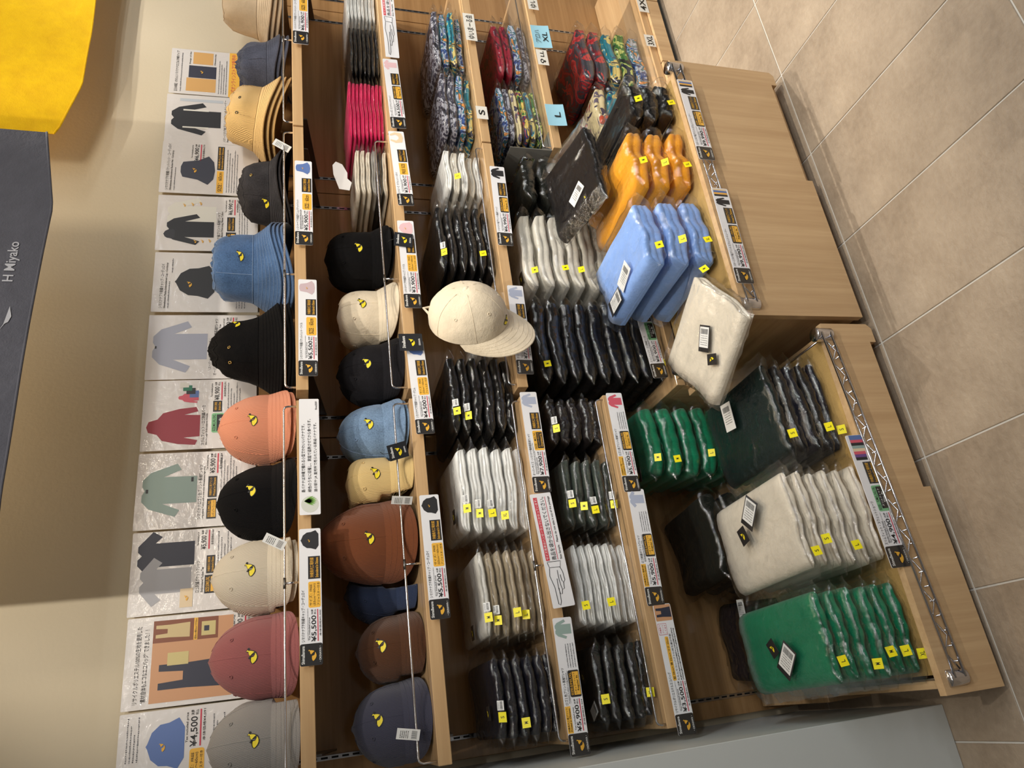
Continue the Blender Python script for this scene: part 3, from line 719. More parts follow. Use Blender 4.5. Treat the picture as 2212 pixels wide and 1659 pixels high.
# ------------------------------------------------------------------ folded shirts in clear bags
BW, BD, BT = 0.25, 0.30, 0.034          # size of the template
def arch_of(seed, x):
    """the gentle bow that every shirt of a pile shares, never below the surface it lies on"""
    f = lambda q: noise.noise(Vector((q / (BW / 2) * 1.1, seed * 4.3, 1.0)))
    lo = min(f(-BW / 2 + BW * k / 20) for k in range(21))
    return 0.012 * (f(max(-BW / 2, min(BW / 2, x))) - lo)
BH = BT * 0.80                                  # cloth inside; the film takes the rest
def body_mesh(seed, lobes):
    mb = MB(); NX = 28; rings = []
    for i in range(NX + 1):
        u = -1 + 2 * i / NX; e = max(0.0, 1 - abs(u) ** 7) ** 0.5; th = BH * (0.30 + 0.70 * e)
        x = u * BW / 2; inset = (1 - e) * 0.012; arch = arch_of(seed, x)
        wob = 0.010 * nz(u * 2.6, seed * 2.1, 0); pr = []
        for y in (BD, BD * .72, BD * .45, BD * .22, 0.03): pr.append((y, 0.0012))
        hgt = th / lobes
        for l in range(lobes):
            for q in (-60, -20, 20, 60):
                t = math.radians(q); pr.append((0.012 - math.cos(t) * hgt * 0.62 + inset + 0.004 * nz(u * 3, l * 3.3 + seed, 5), 0.0012 + hgt * (l + 0.5) + hgt * 0.5 * math.sin(t)))
        for y in (0.03, BD * .12, BD * .22, BD * .33, BD * .45, BD * .58, BD * .72, BD * .86, BD):
            st = 0.0018 * max(-1, min(1, (u - 0.28 * math.sin(seed * 2) - 1.4 * (y - 0.1) * math.cos(seed)) * 9))
            pr.append((y, 0.0012 + th + e * (0.0018 * nz(u * 2.2 + seed, y * 14, seed) + 0.0012 * nz(u * 8, y * 40 + seed, 3) + st - 0.0024)))
        rings.append([Vector((x, y + wob, z + arch)) for y, z in pr])
    mb.grid(rings, closed_v=True)
    C = len(rings[0]); mb.f.append(tuple(range(C))); mb.smooth.append(False); mb.f.append(tuple(NX * C + k for k in range(C))[::-1]); mb.smooth.append(False)
    me = mb.mesh('folded_shirt'); bm = bmesh.new(); bm.from_mesh(me); bmesh.ops.recalc_face_normals(bm, faces=bm.faces); bm.to_mesh(me); bm.free()
    me.materials.append(None); return me
def bag_mesh(seed, bow):
    """a loose film pouch: flattened flaps at both ends, creased all over"""
    mb = MB(); NX = 46; rings = []; fl = 0.028
    path = [(BD, 0.0)] + [(BD * (1 - k / 11.0), 0.0) for k in range(1, 11)]
    for q in (-75, -45, -15, 15, 45, 75): t = math.radians(q); path.append((0.010 - 0.0225 * math.cos(t), 0.5 + 0.5 * math.sin(t)))
    path += [(BD * k / 11.0, 1.0) for k in range(1, 11)] + [(BD, 1.0)]
    def ridge(p, s): return 1 - 2.2 * abs(noise.noise(p * s))
    for i in range(NX + 1):
        u = -1 + 2 * i / NX; x = u * (BW / 2 + fl)
        ov = min(1.0, max(0.0, (abs(x) - BW / 2 + 0.010) / (fl + 0.010))); p = 1 - 0.93 * ov
        mid = BT * 0.5 + ov * 0.010 * nz(seed, u * 2, 7); arch = arch_of(bow, x)
        ring = []
        for k, (y, h) in enumerate(path):
            P = Vector((x + seed * 1.7, y, h * 0.05 + seed))
            front = 1.0 if 10 < k < 17 else 0.0
            cr = 0.0030 * ridge(P, 22) + 0.0042 * ridge(P + Vector((3, 1, 2)), 46) + 0.0022 * noise.noise(P * 105)
            zz = mid * (1 - p) + (0.0002 + BT * h) * p + arch
            dz = ((cr - 0.0078) * 0.55 if h > 0.9 else 0.0) * (0.35 if front else 1.0) * (1 - ov)
            dy = -cr * 1.25 * front + 0.011 * ov * (1 if y < 0.05 else 0) + 0.006 * nz(u * 3 + seed, 2, 1) * front
            ring.append(Vector((x + 0.008 * ov * noise.noise(P * 40), y + dy, zz + dz)))
        rings.append(ring)
    mb.grid(rings, closed_v=True)
    me = mb.mesh('plastic_bag'); bm = bmesh.new(); bm.from_mesh(me); bmesh.ops.recalc_face_normals(bm, faces=bm.faces); bm.to_mesh(me); bm.free()
    me.materials.append(FILM); return me
BODIES = [body_mesh(s * 1.37 + 0.4, 2 + s % 2) for s in range(6)]
BAGS = [[bag_mesh(s * 1.91 + 0.7 + v * 7.3, s * 1.37 + 0.4) for v in range(3)] for s in range(6)]

STK = {}
def sticker_mesh(w, h):
    mb = MB(); mb.box(-w / 2, w / 2, -0.0002, 0.0002, -h / 2, h / 2); me = mb.mesh('size_sticker'); me.materials.append(STICKER); return me
ST_ME = sticker_mesh(0.021, 0.019)
def letter_mesh(s):
    if s not in STK:
        mb = MB(); vs, fs, a, b, c, d = text_raw(s); w = 0.0046 * len(s); put_text(mb, s, -w / 2, w / 2, -0.0045, 0.0045, lambda x, z: (x, -0.00035, z))
        me = mb.mesh('lettering'); me.materials.append(INK); STK[s] = me
    return STK[s]
LBL = plain('white_label', (232, 232, 230), 0.5)
def label_mesh():
    mb = MB(); mb.box(-0.010, 0.010, -0.0002, 0.0002, -0.008, 0.008); me = mb.mesh('printed_label'); me.materials.append(LBL)
    return me
LB_ME = label_mesh()
def bar_mesh():
    mb = MB(); x = -0.008
    r = random.Random(3)
    while x < 0.008:
        w = r.choice((0.0005, 0.0008, 0.0012)); mb.add([(x, -0.0003, -0.005), (x + w, -0.0003, -0.005), (x + w, -0.0003, 0.001), (x, -0.0003, 0.001)], [(0, 1, 2, 3)]); x += w + r.choice((0.0005, 0.0008))
    for k in range(3): microtext(mb, -0.008, 0.007, 0.0025 + k * 0.0018, 0.0036 + k * 0.0018, lambda x, z: (x, -0.0003, z), seed=k)
    me = mb.mesh('barcode'); me.materials.append(INK); return me
BAR_ME = bar_mesh()

def set_mat(o, mat):
    o.material_slots[0].link = 'OBJECT'; o.material_slots[0].material = mat
def bagged(mat, label, cat, loc, w, d, t, rot=(0, 0, 0), seed=0, group=None, sticker=None, lab=False, patch=None, sx=-1, name='bagged_shirt', film=True, bag_grow=1.0, shape=None):
    shape = seed % 6 if shape is None else shape
    root = thing(name, label, cat, loc, rot, group)
    kx, ky, kz = w / BW, d / BD, t / BT
    o = bpy.data.objects.new('folded_shirt', BODIES[shape]); link(o, root); o.scale = (kx, ky, kz); set_mat(o, mat)
    if film:
        o = bpy.data.objects.new('plastic_bag', BAGS[shape][seed % 3]); link(o, root); o.scale = (kx * bag_grow, ky * bag_grow, kz)
    if sticker:
        s = bpy.data.objects.new('size_sticker', ST_ME); link(s, root)
        s.location = (sx * (w / 2 - 0.028 - 0.007 * (seed % 4)), -0.0215, t * 0.62); s.rotation_euler = (math.radians(-38 + 12 * (seed % 3)), 0, math.radians(-8 + 9 * (seed % 3)))
        l = bpy.data.objects.new('lettering', letter_mesh(sticker)); link(l, s)
        if lab:
            q = bpy.data.objects.new('printed_label', LB_ME); link(q, root); q.location = s.location + Vector((-sx * 0.024, 0, t * 0.06)); q.rotation_euler = s.rotation_euler
            k = bpy.data.objects.new('barcode', BAR_ME); link(k, q)
    return root
def patch_on(root, x, y, z, size=0.036, tilt=0.0, rz=0.0, emb=True, mat=None):
    """woven black patch lying on top of a folded shirt"""
    b = MB(); b.box(-size * 0.5, size * 0.5, -size * 0.4, size * 0.4, 0, 0.0012); o = b.build('woven_patch', mat or CARDBLACK, root)
    o.location = (x, y, z); o.rotation_euler = (tilt, 0, rz)
    emblem(o, lambda a, c, l: (a - 0.0, c - 0.0, 0.0014 + l), size * 0.55, outline=False)
    return o
def tag_on(root, x, y, z, rz=0.0, s=1.0, dark=True, tilt=0.0):
    """price swing tag with barcode lying under the film"""
    b = MB(); b.box(-0.018 * s, 0.018 * s, -0.030 * s, 0.030 * s, 0, 0.001); o = b.build('swing_tag', CARDBLACK if dark else LBL, root); o.location = (x, y, z); o.rotation_euler = (tilt, 0, rz)
    b = MB(); b.box(-0.0155 * s, 0.0155 * s, -0.026 * s, 0.020 * s, 0.001, 0.0014); b.build('printed_label', LBL, o)
    b = MB(); f = lambda a, c: (a, c, 0.0017); xx = -0.012 * s; r = random.Random(5)
    while xx < 0.012 * s:
        ww = r.choice((0.0006, 0.001)) * s; b.add([f(xx, -0.022 * s), f(xx + ww, -0.022 * s), f(xx + ww, -0.010 * s), f(xx, -0.010 * s)], [(0, 1, 2, 3)]); xx += ww + 0.0008 * s
    for k in range(5): microtext(b, -0.012 * s, 0.011 * s, (-0.007 + k * 0.005) * s, (-0.005 + k * 0.005) * s, f, seed=k)
    b.build('print', INK, o)
    return o

ORD = ('lowest', 'second up', 'third up', 'fourth up', 'fifth up', 'sixth up', 'seventh up', 'eighth up', 'ninth up', 'tenth up')
_seed = [0]
def stack(mats, colour, where, x0, x1, z0, z1, yf=1.726, d=0.255, group=None, stick={}, labs=(), fan=0.0, rz=0.0, jit=0.006, cat='shirt', kind='shirt', roll=0.0, rail=False):
    """a pile of bagged shirts; returns the list from bottom to top"""
    n = len(mats); t = (z1 - z0) / n; out = []; shape = _seed[0] % 6
    ry = -math.atan(roll); xm = (x0 + x1) / 2
    for k, mt in enumerate(mats):
        _seed[0] += 1; sd = _seed[0]
        cl = colour[k] if isinstance(colour, (list, tuple)) else colour
        lab = 'bagged %s %s, %s in the pile %s' % (cl, kind, ORD[k] if k < n - 1 else 'topmost', where)
        w = (x1 - x0) - 0.040 + rnd.uniform(-0.006, 0.002)
        y = yf + 0.012 + rnd.uniform(-0.003, 0.006) - fan * k
        if rail and k * t < 0.026: y = max(y, 1.758)          # the lowest ones lie behind the guard rail, the rest lean out over it
        o = bagged(mt, lab, cat, (xm + rnd.uniform(-0.003, 0.003), y, z0 + k * t + 0.0003), w, d, t, (0, ry, rz + rnd.uniform(-0.025, 0.025)), sd, group, stick.get(k), k in labs, shape=shape)
        out.append(o)
    return out
F_BLACK = cloth('black_jersey', (16, 15, 17)); F_NAVYB = cloth('midnight_jersey', (20, 20, 32)); F_WHITE = cloth('white_jersey', (240, 240, 237))
F_KHAKI = cloth('khaki_jersey', (168, 152, 126)); F_GREIGE = cloth('pale_grey_jersey', (205, 202, 194)); F_DKGREEN = cloth('slate_green_jersey', (56, 66, 58))
F_BRNBLK = cloth('brown_black_jersey', (36, 30, 30)); F_CREAM = cloth('cream_fleece', (226, 216, 198)); F_GREEN = cloth('emerald_fleece', (12, 122, 84)); F_OFFW = cloth('offwhite_fleece', (226, 220, 206))
F_ORANGE = cloth('marigold_fleece', (238, 160, 30)); F_BLUE = cloth('sky_blue_fleece', (134, 170, 232)); F_OLIVE = cloth('dark_olive_jersey', (30, 32, 27)); F_PINKK = cloth('hot_pink_cotton', (226, 32, 100))
F_DKTEAL = cloth('black_teal_jersey', (14, 34, 32))

# third shelf
P = stack([F_NAVYB] * 6, 'midnight black', 'beside the khaki shirts', -0.090, 0.122, Z3, 0.985, rail=True, group='midnight shirts on the third shelf', stick={5: 'S', 3: 'M'}, labs=(5,), d=0.25)
patch_on(P[-1], -0.03, 0.05, 0.030, 0.03)
P = stack([F_KHAKI] * 6 + [F_GREIGE], ['khaki'] * 6 + ['pale grey'], 'of khaki shirts', 0.130, 0.372, Z3, 0.990, rail=True, group='khaki shirts on the third shelf', stick={6: 'M', 5: 'M', 3: 'L', 2: 'L'}, labs=(6, 5), rz=0.02)
patch_on(P[-1], -0.08, 0.09, 0.030, 0.034)
P = stack([F_WHITE] * 6, 'white long-sleeve', 'of white shirts on the third shelf', 0.380, 0.638, Z3, 1.015, rail=True, group='white shirts on the third shelf', stick={5: 'M', 4: 'M', 3: 'L', 2: 'XL'}, labs=(5, 4, 3), rz=-0.05)
patch_on(P[-1], -0.06, 0.06, 0.036, 0.036)
stack([F_BLACK] * 6, 'black long-sleeve', 'below the hanging cap', 0.648, 0.908, Z3, 1.015, rail=True, group='black shirts below the hanging cap', stick={5: 'M', 4: 'M'}, labs=(5, 4, 3), rz=0.03)
stack([F_WHITE] * 2, 'white', 'hidden behind the hanging cap', 0.925, 1.135, Z3, 0.90, rail=True, group='white shirts behind the hanging cap')
P = stack([F_BLACK] * 6, 'black print-sleeve', 'above the off-white hoodies', 1.150, 1.430, Z3, 1.000, rail=True, group='black print-sleeve shirts', stick={5: 'S', 1: 'XL'}, labs=(5,), rz=0.05)
stack([F_WHITE, F_OFFW, F_WHITE, F_OFFW, F_WHITE], 'white print-sleeve', 'next to the grey bookend', 1.440, 1.640, Z3, 0.955, rail=True, group='white print-sleeve shirts', rz=-0.03, stick={3: 'S'})
# fourth shelf, above the low cart
P = stack([F_BLACK] * 5, 'black pocket', 'on the fourth shelf', -0.090, 0.122, Z4A, 0.735, rail=True, group='black shirts on the fourth shelf', stick={0: 'XL', 4: 'S'}, rz=0.03)
patch_on(P[-1], 0.02, 0.07, 0.030, 0.03); tag_on(P[-1], -0.06, 0.03, 0.032, 0.5, 0.9)
P = stack([F_WHITE] * 7, 'white pocket', 'between dark green and black shirts', 0.128, 0.370, Z4A, 0.745, rail=True, group='white shirts on the fourth shelf', stick={6: 'S', 3: 'L'}, rz=0.04)
stack([F_DKGREEN] * 5, 'slate green', 'on the fourth shelf', 0.378, 0.596, Z4A, 0.735, rail=True, group='slate green shirts on the fourth shelf', stick={4: 'S', 3: 'M', 2: 'L', 0: 'XL'}, labs=(4, 2, 0), rz=-0.04)
P = stack([F_BRNBLK] * 5, 'brown-black', 'above the emerald sweatshirts', 0.602, 0.770, Z4A, 0.750, rail=True, group='brown-black shirts on the fourth shelf', stick={4: 'S'}, labs=(4,), rz=0.05)
# base deck A
P = stack([F_GREEN] * 6, 'emerald green sweatshirt', 'on the lowest deck', 0.500, 0.742, ZA, 0.470, yf=1.735, d=0.25, group='emerald sweatshirts on the lowest deck', stick={5: 'M', 4: 'M', 2: 'L', 0: 'XL'}, rz=-0.05, kind='top')
patch_on(P[-1], -0.09, 0.045, 0.068, 0.040)
P = stack([F_OLIVE, F_BLACK, F_OLIVE], 'large dark', 'slumped beside the emerald sweatshirts', 0.222, 0.492, ZA, 0.330, yf=1.735, d=0.25, group='dark bags on the lowest deck', rz=0.10, kind='tote')
P = stack([F_BLACK, F_NAVYB], 'black eco-bag', 'alone on the lowest deck', -0.060, 0.196, ZA, 0.215, yf=1.80, d=0.20, group='black eco-bags on the lowest deck', rz=-0.06, kind='tote')
tag_on(P[-1], 0.085, 0.06, 0.045, 1.57, 0.9, dark=False)
# base deck B
stack([F_BLACK] * 9, 'black hoodie', 'of black hoodies', 0.800, 1.098, ZB, 0.745, yf=1.735, group='black hoodies on the taller cabinet', stick={8: 'M', 0: 'XL'}, rz=0.03, kind='top')
P = stack([F_OFFW] * 8, 'off-white hoodie', 'of off-white hoodies', 1.105, 1.420, ZB, 0.740, yf=1.730, group='off-white hoodies on the taller cabinet', stick={7: 'M', 5: 'M', 4: 'L', 1: 'XL', 0: 'XL'}, rz=0.06, kind='top')
patch_on(P[-1], -0.09, 0.05, 0.050, 0.040)
P = stack([F_OLIVE, F_BLACK, F_OLIVE, F_OLIVE], 'dark olive', 'behind the off-white hoodies', 1.428, 1.632, ZB, 0.640, yf=1.735, group='dark olive tops on the taller cabinet', stick={3: 'M', 2: 'M'}, rz=0.05, kind='top')
# low cart
zl = 0.151
P = stack([F_GREEN] * 6, 'emerald green shorts', 'on the low cart', -0.070, 0.158, 0.1363, 0.360, yf=1.346, d=0.30, roll=0.05, group='emerald shorts on the low cart', stick={5: 'L', 3: 'M', 2: 'M', 1: 'L', 0: 'XL'}, rz=0.03, kind='pair', cat='shorts', fan=-0.004)
patch_on(P[-1], 0.00, 0.16, 0.052, 0.036, rz=0.4); tag_on(P[-1], -0.03, 0.12, 0.054, 0.75, 1.25)
P = stack([F_CREAM] * 6, 'cream shorts', 'on the low cart', 0.164, 0.424, 0.1481, 0.352, yf=1.338, d=0.30, roll=0.05, group='cream shorts on the low cart', stick={5: 'S', 2: 'L', 4: 'S'}, rz=0.04, kind='pair', cat='shorts', fan=-0.004)
patch_on(P[-1], 0.01, 0.17, 0.054, 0.040, rz=0.2); tag_on(P[-1], 0.05, 0.115, 0.056, 0.75, 1.25)
P = stack([F_NAVYB, F_BLACK, F_NAVYB, F_BLACK, F_DKTEAL], 'black shorts', 'on the low cart', 0.428, 0.700, 0.1618, 0.320, yf=1.342, d=0.27, roll=0.05, group='black shorts on the low cart', stick={4: 'S', 1: 'L', 0: 'S'}, rz=0.05, kind='pair', cat='shorts', fan=-0.004)
tag_on(P[-1], 0.04, 0.15, 0.048, 1.45, 1.2, dark=False)
# taller cart
zr = 0.359
PB = stack([F_BLUE] * 3, 'sky blue sweatshirt', 'on the taller cart', 0.940, 1.186, 0.3551, 0.560, yf=1.344, d=0.29, roll=0.02, group='sky blue sweatshirts on the taller cart', stick={2: 'M', 1: 'L', 0: 'XL'}, rz=0.08, kind='top', fan=-0.004)
P = stack([F_ORANGE] * 3, 'marigold sweatshirt', 'beside the sky blue tops', 1.188, 1.412, 0.3602, 0.540, yf=1.338, d=0.30, roll=0.02, group='marigold sweatshirts on the taller cart', stick={2: 'M', 1: 'L', 0: 'XL'}, rz=0.06, kind='top', fan=-0.004)
stack([F_BLACK] * 3, 'black sweatshirt', 'on the taller cart', 1.414, 1.590, 0.3638, 0.505, yf=1.338, d=0.30, roll=0.02, group='black sweatshirts on the taller cart', stick={2: 'M', 0: 'XL'}, rz=0.05, kind='top', fan=-0.004)
P = bagged(F_BLACK, 'large black bagged sweatshirt lying behind the marigold pile', 'shirt', (1.375, 1.468, 0.556), 0.27, 0.225, 0.045, (0.26, 0.0, 0.10), 7)
tag_on(P, -0.06, 0.10, 0.043, 0.4, 1.1, dark=False); patch_on(P, -0.10, 0.07, 0.043, 0.02)
P = bagged(F_OLIVE, 'dark olive bag propped against the grey bookend', 'shirt', (1.530, 1.745, 0.6465), 0.165, 0.24, 0.05, (0.04, 0.0, 0.02), 8)
P = bagged(F_CREAM, 'cream bagged sweatshirt sliding off the corner of the taller cart', 'shirt', (0.838, 1.302, 0.402), 0.230, 0.255, 0.040, (0.02, -0.10, 0.58), 9, sticker='M', sx=1)
tag_on(P, -0.02, 0.12, 0.040, 0.4, 1.1); patch_on(P, -0.07, 0.15, 0.040, 0.034, rz=0.6)
tag_on(PB[-1], -0.045, 0.14, 0.066, 0.35, 1.25, dark=False); tag_on(PB[-1], -0.07, 0.22, 0.066, 0.05, 1.3)
# kids shirts on the second shelf
stack([F_PINKK] * 9, 'hot pink kids', 'beside the baby bibs', 1.640, 1.905, Z2, 1.235, yf=1.745, d=0.22, group='hot pink kids shirts', rz=0.0)
stack([F_BLACK] * 7, 'black kids', 'next to the white kids shirts', 1.905, 2.160, Z2, 1.222, yf=1.745, d=0.22, group='black kids shirts', rz=0.0)
stack([F_WHITE] * 8, 'white kids', 'next to the black kids shirts', 2.160, 2.400, Z2, 1.222, yf=1.745, d=0.22, group='white kids shirts')
# patterned shirts
AL = [aloha('pattern_blue', [(20, 30, 70), (40, 80, 150), (190, 200, 215), (30, 110, 130), (230, 150, 70)], 15, 1), aloha('pattern_dark', [(24, 24, 34), (60, 60, 80), (170, 170, 180), (40, 40, 60)], 18, 2),
      aloha('pattern_red', [(170, 24, 40), (120, 20, 40), (60, 62, 74), (200, 60, 60), (170, 24, 40)], 13, 3), aloha('pattern_navy_cream', [(34, 28, 70), (220, 205, 160), (225, 210, 165), (110, 100, 120), (200, 80, 50)], 11, 4),
      aloha('pattern_teal', [(16, 60, 110), (20, 130, 150), (220, 200, 120), (30, 30, 50)], 14, 5), aloha('pattern_multi', [(160, 30, 50), (30, 40, 90), (220, 190, 90), (60, 140, 70), (20, 20, 30)], 14, 6),
      aloha('pattern_green', [(20, 30, 30), (60, 120, 50), (200, 210, 120), (20, 40, 60)], 14, 7), aloha('pattern_crimson', [(150, 16, 44), (160, 20, 50), (90, 10, 36)], 16, 8)]
cn = ['blue patterned', 'dark grey patterned', 'red floral', 'navy and cream floral', 'teal patterned', 'multicoloured', 'green patterned', 'crimson']
def pstack(ids, where, *a, **k): return stack([AL[i] for i in ids], [cn[i] for i in ids], where, *a, **k)
pstack([4, 0, 1, 1], 'by the white print-sleeve shirts', 1.690, 1.970, Z3, 0.940, rail=True, group='patterned shirts on the third shelf')
pstack([0, 4, 0, 1], 'behind the handwritten label', 1.976, 2.270, Z3, 0.940, rail=True, group='patterned shirts on the third shelf')
pstack([6, 4, 5, 3, 1, 0], 'beside the grey bookend', 1.700, 1.980, Z4C, 0.730, yf=1.756, d=0.235, group='patterned shirts on the fourth shelf', rz=0.05)
pstack([1, 0, 7, 7], 'behind the blue note reading XL', 1.992, 2.285, Z4C, 0.712, yf=1.756, d=0.235, group='patterned shirts on the fourth shelf')
P = pstack([5, 3, 0, 4, 3], 'on the low base cabinet', 1.700, 2.000, ZC, 0.378, yf=1.735, group='patterned shirts on the low base cabinet', rz=0.04)
pstack([0, 6, 4, 2, 2], 'of red floral shirts', 2.016, 2.325, ZC, 0.385, yf=1.758, d=0.235, group='patterned shirts on the low base cabinet', rz=0.02)
# ------------------------------------------------------------------ printed cards and posters
SH = {
 'tee': [(-.5,.25),(-.2,.5),(-.08,.5),(0,.43),(.08,.5),(.2,.5),(.5,.25),(.38,.08),(.25,.2),(.25,-.5),(-.25,-.5),(-.25,.2),(-.38,.08)],
 'long': [(-.2,.5),(-.08,.5),(0,.45),(.08,.5),(.2,.5),(.34,.36),(.5,-.12),(.38,-.2),(.25,.12),(.25,-.5),(-.25,-.5),(-.25,.12),(-.38,-.2),(-.5,-.12),(-.34,.36)],
 'hood': [(-.2,.3),(-.14,.46),(0,.5),(.14,.46),(.2,.3),(.36,.2),(.46,-.1),(.5,-.42),(.38,-.46),(.3,-.2),(.28,-.5),(-.28,-.5),(-.3,-.2),(-.38,-.46),(-.5,-.42),(-.46,-.1),(-.36,.2)],
 'cap': [(-.42,-.08),(-.4,.15),(-.26,.36),(-.05,.46),(0,.5),(.05,.46),(.26,.36),(.4,.15),(.42,-.08),(.5,-.34),(.3,-.5),(-.3,-.5),(-.5,-.34)],
 'bucket': [(-.26,.44),(-.1,.5),(.1,.5),(.26,.44),(.34,.0),(.5,-.3),(.3,-.46),(0,-.5),(-.3,-.46),(-.5,-.3),(-.34,.0)],
 'shorts': [(-.4,.5),(.4,.5),(.5,-.45),(.08,-.5),(0,-.05),(-.08,-.5),(-.5,-.45)],
 'bag': [(-.34,.1),(-.34,.5),(-.16,.5),(-.12,.16),(.12,.16),(.16,.5),(.34,.5),(.34,.1),(.4,-.5),(-.4,-.5)],
 'bib': [(-.3,.5),(-.5,.1),(-.42,-.4),(0,-.5),(.42,-.4),(.5,.1),(.3,.5),(.16,.46),(.28,.05),(.1,-.16),(-.1,-.16),(-.28,.05),(-.16,.46)],
}
class Sheet:
    """a printed sheet: flat print in its own plane, x right, z up, facing -Y"""
    def __init__(s, root, w, h, single=False): s.single = single; s.root = root; s.w = w; s.h = h; s.t = {}
    def fn(s, lift):
        return lambda u, v: (u * s.w, -0.0006 - lift, v * s.h)
    def mb(s, mat, lift):
        return s.t.setdefault((mat.name, lift), (MB(), mat))[0]
    def text(s, mat, string, u0, u1, v0, v1, lift=0.0006):
        if s.single: b = MB(); put_text(b, string, u0, u1, v0, v1, s.fn(lift)); b.build('lettering', mat, s.root)
        else: put_text(s.mb(mat, lift), string, u0, u1, v0, v1, s.fn(lift))
    def rect(s, mat, u0, u1, v0, v1, name, r=0.0, lift=0.0003, parent=None):
        b = MB(); k = s.w / s.h
        pts = rounded(u0 * s.w, u1 * s.w, v0 * s.h, v1 * s.h, r * s.h) if r else [(u0 * s.w, v0 * s.h), (u1 * s.w, v0 * s.h), (u1 * s.w, v1 * s.h), (u0 * s.w, v1 * s.h)]
        b.poly2(pts, lambda x, z: (x, -0.0006 - lift, z)); return b.build(name, mat, parent or s.root)
    def shape(s, kind, mat, u0, u1, v0, v1, name='product_picture', lift=0.0003):
        b = MB(); uc, vc = (u0 + u1) / 2, (v0 + v1) / 2
        b.poly2([((uc + p[0] * (u1 - u0)) * s.w, (vc + p[1] * (v1 - v0)) * s.h) for p in SH[kind]], lambda x, z: (x, -0.0006 - lift, z)); return b.build(name, mat, s.root)
    def micro(s, mat, u0, u1, v0, v1, lift=0.0006, seed=1): 
        f = s.fn(lift); w, h = s.w, s.h
        microtext(s.mb(mat, lift), u0 * w, u1 * w, v0 * h, v1 * h, lambda x, z: f(x / w, z / h), seed=seed)
    def finish(s):
        for (nm, lift), (b, mat) in s.t.items():
            if b.v: b.build('lettering', mat, s.root)
def base_sheet(root, w, h, mat, r, t=0.0012, name='card'):
    b = MB(); b.extrude2(rounded(0, w, 0, h, r), -0.0005, t - 0.0005); return b.build(name, mat, root, fixn=True)

